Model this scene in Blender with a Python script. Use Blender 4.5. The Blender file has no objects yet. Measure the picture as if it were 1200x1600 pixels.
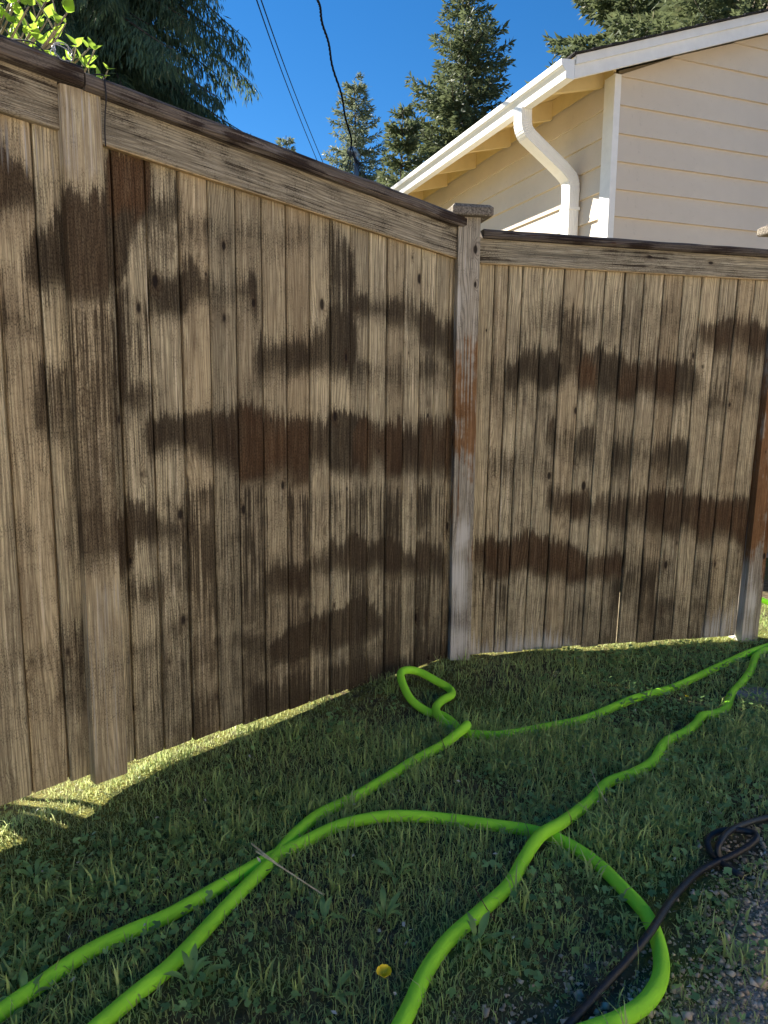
import bpy, math, random
import numpy as np
from mathutils import Vector, Matrix

random.seed(7)
rng = np.random.default_rng(11)
scene = bpy.context.scene

# ------------------------------------------------------------------ camera, sky, sun, exposure
CZ = 1.033                       # eye height above the ground at the photographer's feet
FPX = 1090.0                     # focal length in photograph pixels (1200 x 1600)
PITCH = math.atan(185 / FPX)
cam_d = bpy.data.cameras.new('camera')
cam = bpy.data.objects.new('camera', cam_d)
scene.collection.objects.link(cam)
cam.location = (0, 0, CZ)
cam.rotation_euler = (math.pi / 2 - PITCH, 0, 0)
cam_d.sensor_fit = 'VERTICAL'
cam_d.sensor_height = 36.0
cam_d.lens = 36.0 * FPX / 1600.0
cam_d.clip_start = 0.02
cam_d.clip_end = 3000
scene.camera = cam
scene.render.resolution_x, scene.render.resolution_y = 768, 1024

SUN_AZ = math.radians(-60.0)     # measured from +Y (view direction) towards +X
SUN_EL = math.radians(34.0)
S = Vector((math.sin(SUN_AZ) * math.cos(SUN_EL), math.cos(SUN_AZ) * math.cos(SUN_EL), math.sin(SUN_EL)))
world = bpy.data.worlds.new('World')
scene.world = world
world.use_nodes = True
wn = world.node_tree
bg = wn.nodes['Background']
sky = wn.nodes.new('ShaderNodeTexSky')
sky.sky_type = 'NISHITA'
sky.sun_disc = False
sky.sun_elevation = SUN_EL
sky.sun_rotation = SUN_AZ
sky.altitude = 300
sky.air_density = 1.0
sky.dust_density = 0.0
sky.ozone_density = 6.0
hsv = wn.nodes.new('ShaderNodeHueSaturation')
hsv.inputs['Saturation'].default_value = 1.22
wn.links.new(sky.outputs['Color'], hsv.inputs['Color'])
wn.links.new(hsv.outputs['Color'], bg.inputs['Color'])
bg.inputs['Strength'].default_value = 0.05
sun_d = bpy.data.lights.new('sun', 'SUN')
sun_d.energy = 5.0
sun_d.angle = math.radians(0.53)
sun_d.color = (1.0, 0.93, 0.82)
sun = bpy.data.objects.new('sun', sun_d)
scene.collection.objects.link(sun)
sun.rotation_euler = (-S).to_track_quat('-Z', 'Y').to_euler()
vs = scene.view_settings
vs.view_transform = 'Standard'
vs.look = 'None'
vs.gamma = 1.0
vs.use_curve_mapping = False
vs.exposure = 1.72

# ------------------------------------------------------------------ measuring helpers
cp_, sp_ = math.cos(PITCH), math.sin(PITCH)

def ray(u, v):
    x = (u - 600) / FPX
    y = (800 - v) / FPX
    return np.array([x, cp_ + y * sp_, -sp_ + y * cp_])

def project(P):
    """world points (n,3) -> photograph pixels"""
    P = np.atleast_2d(P)
    x = P[:, 0]
    d = P[:, 1] * cp_ - (P[:, 2] - CZ) * sp_
    h = P[:, 1] * sp_ + (P[:, 2] - CZ) * cp_
    return 600 + FPX * x / d, 800 - FPX * h / d

def on_wall(u, v, P, n):
    r = ray(u, v)
    t = (P[0] * n[0] + P[1] * n[1]) / (r[0] * n[0] + r[1] * n[1])
    p = r * t
    p[2] += CZ
    return p

def vnoise(x, y, seed=0):
    """smooth value noise, arrays in, about -1..1"""
    xi = np.floor(x).astype(np.int64)
    yi = np.floor(y).astype(np.int64)
    fx = x - xi
    fy = y - yi
    fx = fx * fx * (3 - 2 * fx)
    fy = fy * fy * (3 - 2 * fy)

    def h(a, b):
        n = (a * 374761393 + b * 668265263 + seed * 1274126177) & 0x7fffffff
        n = ((n ^ (n >> 13)) * 1274126177) & 0x7fffffff
        return ((n ^ (n >> 16)) & 0xffff) / 32767.5 - 1
    return (h(xi, yi) * (1 - fx) + h(xi + 1, yi) * fx) * (1 - fy) + (h(xi, yi + 1) * (1 - fx) + h(xi + 1, yi + 1) * fx) * fy

def gz(x, y):
    """height of the ground"""
    x = np.asarray(x, float)
    y = np.asarray(y, float)
    yy = np.clip(y, -6, 9)
    xx = np.clip(x, -8, 8)
    b = 0.010 * vnoise(x * 2.3, y * 2.3, 1) + 0.006 * vnoise(x * 6, y * 6, 2)
    ld = (x - .251) * .7145 - (y - 2.927) * .6997      # distance in front of the left fence
    sl = (x - .251) * .6997 + (y - 2.927) * .7145      # position along it
    w = np.clip((sl + 1.62) / .3, 0, 1)
    berm = (.014 + .044 * w - .010 * np.clip((sl + .8) / .4, 0, 1) + .016 * vnoise(sl * 5, ld * 3, 3)) * np.exp(-(ld / .32) ** 2) * (sl < .25)
    rd = (x - .447) * .2113 - (y - 3.054) * .9774
    berm = np.maximum(berm, (.022 - .016 * np.clip((x - .7) / .3, 0, 1)) * np.exp(-(rd / .30) ** 2) * (x > .2))
    return 0.00975 * xx - 0.0611 * yy + b + berm

def on_ground(u, v, lift=0.0):
    r = ray(u, v)
    t = 1.5
    for _ in range(30):
        p = r * t
        g = float(gz(p[0], p[1])) + lift - CZ
        t = g / r[2] if r[2] < -1e-4 else 50
    p = r * t
    return np.array([p[0], p[1], p[2] + CZ])

# ------------------------------------------------------------------ object helpers
def tag(o, label=None, cat=None, group=None, kind=None):
    if label: o['label'] = label
    if cat: o['category'] = cat
    if group: o['group'] = group
    if kind: o['kind'] = kind
    return o

WLOC = {}
def link(o, parent=None, at=(0, 0, 0)):
    scene.collection.objects.link(o)
    WLOC[o.name] = Vector(at)
    if parent is not None:
        o.parent = parent
        o.matrix_parent_inverse = Matrix.Translation(-WLOC[parent.name])
    return o

def empty(name, loc=(0, 0, 0)):
    o = bpy.data.objects.new(name, None)
    o.location = loc
    link(o, at=loc)
    return o

def mk(name, verts, faces, mat, parent=None, uv=None, col=None, smooth=False, origin=None):
    """one mesh object; verts in world coordinates; uv per vertex; col per vertex rgb"""
    verts = np.asarray(verts, float)
    if origin is not None:
        verts = verts - np.asarray(origin, float)
    me = bpy.data.meshes.new(name)
    me.from_pydata(verts.tolist(), [], [tuple(int(i) for i in f) for f in faces])
    li = None
    if uv is not None or smooth:
        li = np.empty(len(me.loops), np.int32)
        me.loops.foreach_get('vertex_index', li)
    if uv is not None:
        l = me.uv_layers.new(name='UVMap')
        l.data.foreach_set('uv', np.asarray(uv, np.float32)[li].ravel())
    if col is not None:
        a = me.color_attributes.new('wear', 'FLOAT_COLOR', 'POINT')
        c = np.ones((len(verts), 4), np.float32)
        c[:, :np.shape(col)[1]] = col
        a.data.foreach_set('color', c.ravel())
    if smooth:
        me.polygons.foreach_set('use_smooth', np.ones(len(me.polygons), bool))
    if mat: me.materials.append(mat)
    me.update()
    o = bpy.data.objects.new(name, me)
    if origin is not None:
        o.location = origin
    link(o, parent, at=tuple(origin) if origin is not None else (0, 0, 0))
    return o

def mk_tris(name, verts, nper, pattern, mat, col=None, parent=None):
    """big numpy mesh: verts (k*nper,3), pattern list of triangles on each group of nper"""
    k = len(verts) // nper
    pat = np.array(pattern, np.int32)
    f = (np.arange(k, dtype=np.int32)[:, None, None] * nper + pat[None]).reshape(-1, 3)
    me = bpy.data.meshes.new(name)
    me.vertices.add(len(verts))
    me.vertices.foreach_set('co', np.asarray(verts, np.float32).ravel())
    me.loops.add(f.size)
    me.loops.foreach_set('vertex_index', f.ravel())
    me.polygons.add(len(f))
    me.polygons.foreach_set('loop_start', np.arange(0, f.size, 3, dtype=np.int32))
    if col is not None:
        a = me.color_attributes.new('wear', 'FLOAT_COLOR', 'POINT')
        c = np.ones((len(verts), 4), np.float32)
        c[:, :3] = col
        a.data.foreach_set('color', c.ravel())
    me.materials.append(mat)
    me.update(calc_edges=True)
    me.validate()
    o = bpy.data.objects.new(name, me)
    link(o, parent)
    return o

BOXF = [(0, 3, 2, 1), (4, 5, 6, 7), (0, 1, 5, 4), (1, 2, 6, 5), (2, 3, 7, 6), (3, 0, 4, 7)]

def prism(name, poly, ext, mat, parent=None, smooth=False):
    """poly: list of 3d points (planar loop), swept by vector ext"""
    n = len(poly)
    a = [np.asarray(p, float) for p in poly]
    b = [p + np.asarray(ext, float) for p in a]
    faces = [tuple(range(n))[::-1], tuple(range(n, 2 * n))] + [(i, (i + 1) % n, n + (i + 1) % n, n + i) for i in range(n)]
    return mk(name, a + b, faces, mat, parent, smooth=smooth)

def catmull(P, n=8):
    P = [np.asarray(p, float) for p in P]
    out = []
    for i in range(len(P) - 1):
        p0 = P[max(i - 1, 0)]; p1 = P[i]; p2 = P[i + 1]; p3 = P[min(i + 2, len(P) - 1)]
        for k in range(n):
            t = k / n
            out.append(0.5 * ((2 * p1) + (p2 - p0) * t + (2 * p0 - 5 * p1 + 4 * p2 - p3) * t * t + (3 * p1 - p0 - 3 * p2 + p3) * t ** 3))
    out.append(P[-1])
    return np.array(out)

def tube_arrays(path, radius, sides=12, cap=True):
    path = np.asarray(path, float)
    n = len(path)
    rad = np.full(n, radius) if np.isscalar(radius) else np.asarray(radius, float)
    T = np.gradient(path, axis=0)
    T /= np.linalg.norm(T, axis=1)[:, None] + 1e-12
    up = np.array([0, 0, 1.0]) if abs(T[0][2]) < 0.9 else np.array([1.0, 0, 0])
    N = np.cross(T[0], up); N /= np.linalg.norm(N)
    V = []
    uvs = []
    ln = 0
    ang = np.linspace(0, 2 * math.pi, sides, endpoint=False)
    for i in range(n):
        if i:
            ln += np.linalg.norm(path[i] - path[i - 1])
        N = N - T[i] * (N @ T[i]); N /= np.linalg.norm(N) + 1e-12
        B = np.cross(T[i], N)
        V.append(path[i] + rad[i] * (np.cos(ang)[:, None] * N + np.sin(ang)[:, None] * B))
        uvs += [(ln, k / sides) for k in range(sides)]
    V = np.concatenate(V)
    F = []
    for i in range(n - 1):
        for k in range(sides):
            k2 = (k + 1) % sides
            F.append((i * sides + k, i * sides + k2, (i + 1) * sides + k2, (i + 1) * sides + k))
    if cap:
        F.append(tuple(range(sides))[::-1])
        F.append(tuple((n - 1) * sides + k for k in range(sides)))
    return V, F, uvs

def tube(name, path, radius, mat, parent=None, sides=12):
    V, F, uvs = tube_arrays(path, radius, sides)
    return mk(name, V, F, mat, parent, uv=uvs, smooth=True)

def join_arrays(parts):
    V = []; F = []; U = []
    k = 0
    for v, f, u in parts:
        V.append(np.asarray(v)); F += [tuple(i + k for i in q) for q in f]; U += list(u); k += len(v)
    return np.concatenate(V), F, U

# ------------------------------------------------------------------ material helpers
class NT:
    def __init__(self, name):
        self.m = bpy.data.materials.new(name)
        self.m.use_nodes = True
        self.t = self.m.node_tree
        self.b = self.t.nodes['Principled BSDF']
        self.out = self.t.nodes['Material Output']
    def n(self, ty, **kw):
        nd = self.t.nodes.new(ty)
        for k, v in kw.items(): setattr(nd, k, v)
        return nd
    def l(self, a, b): self.t.links.new(a, b)
    def put(self, sock, v):
        if isinstance(v, bpy.types.NodeSocket): self.l(v, sock)
        elif v is not None: sock.default_value = v
    def math(self, op, a, b=None, c=None, clamp=False):
        nd = self.n('ShaderNodeMath', operation=op, use_clamp=clamp)
        self.put(nd.inputs[0], a); self.put(nd.inputs[1], b); self.put(nd.inputs[2], c)
        return nd.outputs[0]
    def mix(self, fac, a, b, blend='MIX'):
        nd = self.n('ShaderNodeMix', data_type='RGBA', blend_type=blend, clamp_factor=True)
        self.put(nd.inputs[0], fac)
        for s, v in ((nd.inputs[6], a), (nd.inputs[7], b)):
            if isinstance(v, tuple): v = (*v[:3], 1.0)
            self.put(s, v)
        return nd.outputs[2]
    def ss(self, x, lo, hi):
        nd = self.n('ShaderNodeMapRange', interpolation_type='SMOOTHSTEP', clamp=True)
        self.put(nd.inputs['Value'], x)
        nd.inputs['From Min'].default_value = lo; nd.inputs['From Max'].default_value = hi
        return nd.outputs['Result']
    def comb(self, x, y, z):
        nd = self.n('ShaderNodeCombineXYZ')
        self.put(nd.inputs[0], x); self.put(nd.inputs[1], y); self.put(nd.inputs[2], z)
        return nd.outputs[0]
    def noise(self, vec, scale=1.0, detail=2.0, rough=0.5, dist=0.0):
        nd = self.n('ShaderNodeTexNoise')
        self.put(nd.inputs['Vector'], vec)
        nd.inputs['Scale'].default_value = scale
        nd.inputs['Detail'].default_value = detail
        nd.inputs['Roughness'].default_value = rough
        nd.inputs['Distortion'].default_value = dist
        return nd.outputs['Fac']
    def bump(self, h, strength=0.5, dist=0.01):
        nd = self.n('ShaderNodeBump')
        nd.inputs['Strength'].default_value = strength
        nd.inputs['Distance'].default_value = dist
        self.l(h, nd.inputs['Height']); self.l(nd.outputs[0], self.b.inputs['Normal'])
    def set(self, color=None, rough=None, metal=None, spec=None):
        if color is not None:
            self.put(self.b.inputs['Base Color'], (*color[:3], 1.0) if isinstance(color, tuple) else color)
        if rough is not None: self.put(self.b.inputs['Roughness'], rough)
        if metal is not None: self.b.inputs['Metallic'].default_value = metal
        if spec is not None: self.b.inputs['Specular IOR Level'].default_value = spec

def plain(name, color, rough=0.6, spec=0.3, var=0.12, scale=30.0, bump=0.0, metal=0.0):
    k = NT(name)
    tc = k.n('ShaderNodeTexCoord').outputs['Object']
    a = k.noise(tc, scale, 4, 0.6)
    a2 = k.noise(tc, scale * 0.13, 3, 0.6)
    dark = tuple(c * (1 - 2 * var) for c in color)
    lite = tuple(min(1, c * (1 + var)) for c in color)
    c = k.mix(k.ss(k.math('ADD', k.math('MULTIPLY', a, 0.5), k.math('MULTIPLY', a2, 0.5)), 0.3, 0.7), dark, lite)
    k.set(c, rough, metal, spec)
    if bump: k.bump(a, bump, 0.004)
    return k.m

def wood_material(name, pale=(0.68, 0.555, 0.35), grey=(0.28, 0.225, 0.15), dark=(0.011, 0.009, 0.008), brown=(0.105, 0.042, 0.016), white=(0.62, 0.60, 0.56), grain=1.0):
    k = NT(name)
    uv = k.n('ShaderNodeUVMap').outputs[0]
    sep = k.n('ShaderNodeSeparateXYZ'); k.l(uv, sep.inputs[0])
    u, v = sep.outputs[0], sep.outputs[1]
    at = k.n('ShaderNodeVertexColor', layer_name='wear')
    sc = k.n('ShaderNodeSeparateColor'); k.l(at.outputs['Color'], sc.inputs[0])
    R, G, B = sc.outputs[0], sc.outputs[1], sc.outputs[2]
    M = k.math
    # slow warp of the rings: cathedral figures
    w1 = k.noise(k.comb(M('MULTIPLY', u, 9.0), M('MULTIPLY', v, 1.5), 0.0), 1.0, 1.5, 0.5)
    w2 = k.noise(k.comb(M('MULTIPLY', u, 34.0), M('MULTIPLY', v, 5.0), 3.1), 1.0, 2.0, 0.5)
    # knots
    vo = k.n('ShaderNodeTexVoronoi', feature='F1')
    vo.inputs['Randomness'].default_value = 1.0
    vo.inputs['Scale'].default_value = 1.0
    k.l(k.comb(M('MULTIPLY', u, 19.0), M('MULTIPLY', v, 9.0), 0.0), vo.inputs['Vector'])
    vsep = k.n('ShaderNodeSeparateColor'); k.l(vo.outputs['Color'], vsep.inputs[0])
    has = M('GREATER_THAN', vsep.outputs[0], 0.70)
    kr = M('ADD', 0.05, M('MULTIPLY', M('POWER', vsep.outputs[1], 2.0), 0.20))
    kd = M('DIVIDE', vo.outputs['Distance'], kr)
    knot = M('MULTIPLY', has, M('SUBTRACT', 1.0, k.ss(kd, 0.55, 1.05)))
    halo = M('MULTIPLY', has, M('SUBTRACT', 1.0, k.ss(kd, 0.6, 2.6)))
    ph = M('ADD', u, M('ADD', M('MULTIPLY', w1, 0.12), M('MULTIPLY', w2, 0.010)))
    ph = M('ADD', ph, M('MULTIPLY', halo, 0.020))
    ring = M('SINE', M('MULTIPLY', ph, 2 * math.pi * 105.0))
    ring = M('MULTIPLY', M('ADD', ring, 1.0), 0.5)
    ring = M('POWER', ring, 2.2)
    fib = k.noise(k.comb(M('MULTIPLY', u, 330.0), M('MULTIPLY', v, 8.0), 0.0), 1.0, 4, 0.72)
    streak = k.noise(k.comb(M('MULTIPLY', u, 190.0), M('MULTIPLY', v, 3.0), 7.0), 1.0, 3, 0.6)
    streak2 = k.noise(k.comb(M('MULTIPLY', u, 46.0), M('MULTIPLY', v, 2.2), 2.0), 1.0, 3, 0.6)
    mid = k.noise(k.comb(M('MULTIPLY', u, 26.0), M('MULTIPLY', v, 20.0), 5.0), 1.0, 4, 0.6)
    speck = k.noise(k.comb(M('MULTIPLY', u, 430.0), M('MULTIPLY', v, 150.0), 9.0), 1.0, 3, 0.7)
    big = k.noise(k.comb(M('MULTIPLY', u, 4.0), M('MULTIPLY', v, 1.7), 5.0), 1.0, 3, 0.6)
    # washed wood, every board with a tone of its own
    rnd_ = k.n('ShaderNodeObjectInfo').outputs['Random']
    c = k.mix(k.ss(M('ADD', M('MULTIPLY', streak2, 0.5), M('MULTIPLY', big, 0.5)), 0.36, 0.62), grey, pale)
    c = k.mix(M('MULTIPLY', k.ss(fib, 0.46, 0.70), 0.80 * grain), c, tuple(min(.85, x * 1.38) for x in pale))
    c = k.mix(M('MULTIPLY', k.ss(fib, 0.50, 0.28), 0.80 * grain), c, tuple(x * 0.26 for x in pale))
    c = k.mix(M('MULTIPLY', M('MULTIPLY', ring, k.ss(big, 0.25, 0.55)), 0.75 * grain), c, tuple(x * 0.36 for x in pale))
    c = k.mix(M('MULTIPLY', k.ss(streak, 0.50, 0.66), 0.55), c, tuple(x * 0.38 for x in grey))
    wide = k.noise(k.comb(M('MULTIPLY', u, 78.0), M('MULTIPLY', v, 1.6), 6.0), 1.0, 4, 0.66)
    c = k.mix(M('MULTIPLY', k.ss(wide, 0.53, 0.68), 0.60), c, tuple(min(.9, x * 1.22) for x in pale))
    c = k.mix(M('MULTIPLY', k.ss(M('ADD', M('MULTIPLY', wide, .6), M('MULTIPLY', fib, .4)), 0.55, 0.66), 0.60), c, (min(.82, pale[0] * 1.16), min(.78, pale[1] * 1.27), min(.70, pale[2] * 1.55)))
    c = k.mix(M('MULTIPLY', k.ss(wide, 0.47, 0.34), 0.55), c, tuple(x * 0.55 for x in grey))
    c = k.mix(M('MULTIPLY', k.ss(rnd_, 0.45, 1.0), 0.42), c, tuple(x * 0.42 for x in grey))
    c = k.mix(M('MULTIPLY', k.ss(M('FRACT', M('MULTIPLY', rnd_, 7.0)), 0.5, 1.0), 0.22), c, tuple(x * y for x, y in zip(pale, (0.72, 0.58, 0.46))))
    # dark mildew left by the washer: washed tongues run down into its upper edge, the lower edge is soft
    A_ = at.outputs['Alpha']
    tongue = k.noise(k.comb(M('MULTIPLY', u, 120.0), M('MULTIPLY', v, 1.3), 4.0), 1.0, 3, 0.62)
    nz = M('ADD', M('MULTIPLY', M('SUBTRACT', tongue, 0.5), M('MULTIPLY', A_, 2.4)), M('MULTIPLY', M('SUBTRACT', mid, 0.5), 0.45))
    nz = M('ADD', nz, M('MULTIPLY', M('SUBTRACT', streak, 0.5), 0.45))
    d = M('ADD', R, nz)
    dm = k.mix(A_, k.ss(d, 0.06, 0.92), k.ss(d, 0.32, 0.62))
    dms = k.n('ShaderNodeSeparateColor'); k.l(dm, dms.inputs[0]); dm = dms.outputs[0]
    dm = M('MULTIPLY', dm, M('ADD', 0.88, M('MULTIPLY', k.ss(M('ADD', M('MULTIPLY', streak, .6), M('ADD', M('MULTIPLY', fib, .3), M('MULTIPLY', mid, 0.25))), 0.66, 0.46), 0.12)))
    light_dirt = M('MULTIPLY', k.ss(speck, 0.46, 0.62), k.ss(M('ADD', R, M('MULTIPLY', M('SUBTRACT', mid, 0.5), 1.2)), -0.10, 0.40))
    c = k.mix(M('MULTIPLY', light_dirt, 0.66), c, tuple(x * 1.6 for x in dark))
    # the stain is a film: the grain goes on below it
    film = k.mix(G, (.135, .115, .100), (.330, .165, .085))
    c = k.mix(M('MULTIPLY', dm, 0.92), c, film, 'MULTIPLY')
    c = k.mix(M('MULTIPLY', dm, 0.34), c, k.mix(G, tuple(x * 1.6 for x in dark), tuple(x * .55 for x in brown)))
    # bare brown without mildew
    bare = k.ss(M('ADD', M('SUBTRACT', G, R), M('ADD', M('MULTIPLY', M('SUBTRACT', tongue, 0.5), 1.7), M('MULTIPLY', M('SUBTRACT', mid, 0.5), .7))), 0.36, 0.66)
    bc = k.mix(k.ss(M('ADD', M('MULTIPLY', fib, .5), M('MULTIPLY', streak, .5)), 0.36, 0.64), tuple(x * .7 for x in brown), tuple(x * 2.1 for x in brown))
    c = k.mix(M('MULTIPLY', bare, 0.86), c, (.66, .36, .165), 'MULTIPLY')
    c = k.mix(M('MULTIPLY', bare, 0.26), c, bc)
    # bleached fuzzy wood
    wm = k.ss(M('ADD', B, M('ADD', M('MULTIPLY', M('SUBTRACT', streak, 0.5), 0.9), M('MULTIPLY', M('SUBTRACT', tongue, 0.5), 1.0))), 0.35, 0.80)
    c = k.mix(M('MULTIPLY', wm, 0.85), c, white)
    c = k.mix(M('MULTIPLY', halo, 0.30), c, tuple(x * 0.5 for x in brown))
    c = k.mix(M('MULTIPLY', knot, 0.92), c, (0.018, 0.013, 0.011))
    k.set(c, 0.9, spec=0.12)
    h = M('ADD', M('MULTIPLY', fib, 0.6), M('SUBTRACT', M('MULTIPLY', streak, 0.6), M('ADD', M('MULTIPLY', ring, 0.25), M('MULTIPLY', knot, 0.8))))
    k.bump(h, 0.55, 0.003)
    return k.m

M_WOOD = wood_material('weathered_cedar')
M_TRIM = wood_material('weathered_trim', pale=(0.46, 0.40, 0.285), grey=(0.23, 0.205, 0.155))
M_CAP = wood_material('cap_wood', pale=(0.19, 0.155, 0.125), grey=(0.13, 0.112, 0.098), dark=(0.025, 0.022, 0.022))
M_POST = wood_material('post_wood', pale=(0.50, 0.44, 0.345), grey=(0.34, 0.31, 0.255), brown=(0.17, 0.078, 0.027), white=(.68, .65, .60))
M_CUT = plain('fresh_edge', (0.50, 0.36, 0.19), 0.85, 0.1, 0.2, 60)

# ------------------------------------------------------------------ ground
def ground_material():
    k = NT('lawn_soil')
    tc = k.n('ShaderNodeNewGeometry').outputs['Position']
    a = k.noise(tc, 2.2, 4, 0.6)
    b = k.noise(tc, 26.0, 4, 0.65)
    d = k.noise(tc, 140.0, 3, 0.7)
    at = k.n('ShaderNodeVertexColor', layer_name='wear')
    sc = k.n('ShaderNodeSeparateColor'); k.l(at.outputs['Color'], sc.inputs[0])
    soil = k.mix(k.ss(b, 0.35, 0.65), (0.07, 0.056, 0.034), (0.16, 0.125, 0.076))
    moss = k.mix(k.ss(d, 0.35, 0.65), (0.075, 0.092, 0.026), (0.17, 0.185, 0.050))
    c = k.mix(k.ss(a, 0.40, 0.62), soil, moss)
    grav = k.mix(k.ss(d, 0.35, 0.65), (0.22, 0.185, 0.145), (0.48, 0.41, 0.325))
    c = k.mix(k.ss(k.math('ADD', sc.outputs[0], k.math('MULTIPLY', k.math('SUBTRACT', b, 0.5), 0.9)), 0.35, 0.65), c, grav)
    straw = k.mix(k.ss(d, 0.4, 0.6), (0.09, 0.09, 0.02), (0.26, 0.25, 0.06))
    c = k.mix(k.math('MULTIPLY', sc.outputs[1], k.ss(b, 0.35, 0.6)), c, straw)
    k.set(c, 0.95, spec=0.1)
    k.bump(k.math('ADD', b, d), 0.6, 0.01)
    return k.m

def gravel_amount(x, y):
    """how much gravel instead of lawn: the drive begins at the lower right and goes on behind the camera"""
    n = 0.22 * vnoise(x * 1.7, y * 1.7, 21) + 0.10 * vnoise(x * 5, y * 5, 22)
    a = (x - (0.47 + 1.10 * (y - 1.07))) / 0.32
    b = (0.35 - y) / 0.3
    return np.clip(np.maximum(a, b) * 0.5 + 0.5 + n * 1.2, 0, 1)

def build_ground():
    def axis(lo, hi, fine_lo, fine_hi, step):
        a = list(np.arange(fine_lo, fine_hi + 1e-6, step))
        s = step; p = fine_lo
        while p > lo:
            s *= 1.35; p -= s; a.insert(0, max(p, lo))
        s = step; p = fine_hi
        while p < hi:
            s *= 1.35; p += s; a.append(min(p, hi))
        return np.array(a)
    xs = axis(-900, 900, -2.6, 3.2, 0.05)
    ys = axis(-900, 1400, 0.2, 4.6, 0.05)
    X, Y = np.meshgrid(xs, ys)
    Z = gz(X, Y)
    V = np.stack([X, Y, Z], -1).reshape(-1, 3)
    nx = len(xs); ny = len(ys)
    i = np.arange(nx * ny).reshape(ny, nx)
    F = np.stack([i[:-1, :-1], i[:-1, 1:], i[1:, 1:], i[1:, :-1]], -1).reshape(-1, 4)
    C = np.zeros((len(V), 3))
    C[:, 0] = gravel_amount(V[:, 0], V[:, 1])
    # dry moss and straw close under the left fence
    dist = (V[:, 0] - PL[0]) * nl[0] + (V[:, 1] - PL[1]) * nl[1]
    C[:, 1] = np.clip(1.2 - np.abs(dist - 0.0) / 0.28, 0, 1) * (V[:, 0] < 0.4)
    dist2 = (V[:, 0] - PR[0]) * nr[0] + (V[:, 1] - PR[1]) * nr[1]
    C[:, 1] = np.maximum(C[:, 1], np.clip(1.1 - np.abs(dist2) / 0.12, 0, 1) * (V[:, 0] > 0.2))
    o = mk('ground', V, F, ground_material(), col=C, smooth=True)
    tag(o, kind='structure')

# ------------------------------------------------------------------ fences
AL = math.radians(44.4); dl = np.array([math.sin(AL), math.cos(AL)]); nl = np.array([dl[1], -dl[0]]); PL = np.array([.251, 2.927])
AR = math.radians(77.8); dr = np.array([math.sin(AR), math.cos(AR)]); nr = np.array([dr[1], -dr[0]]); PR = np.array([.447, 3.054])
build_ground()

def LP(s, z, off=0.0):
    p = PL + dl * s + nl * off
    return np.array([p[0], p[1], z])

def RP(s, z, off=0.0):
    p = PR + dr * s + nr * off
    return np.array([p[0], p[1], z])

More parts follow.
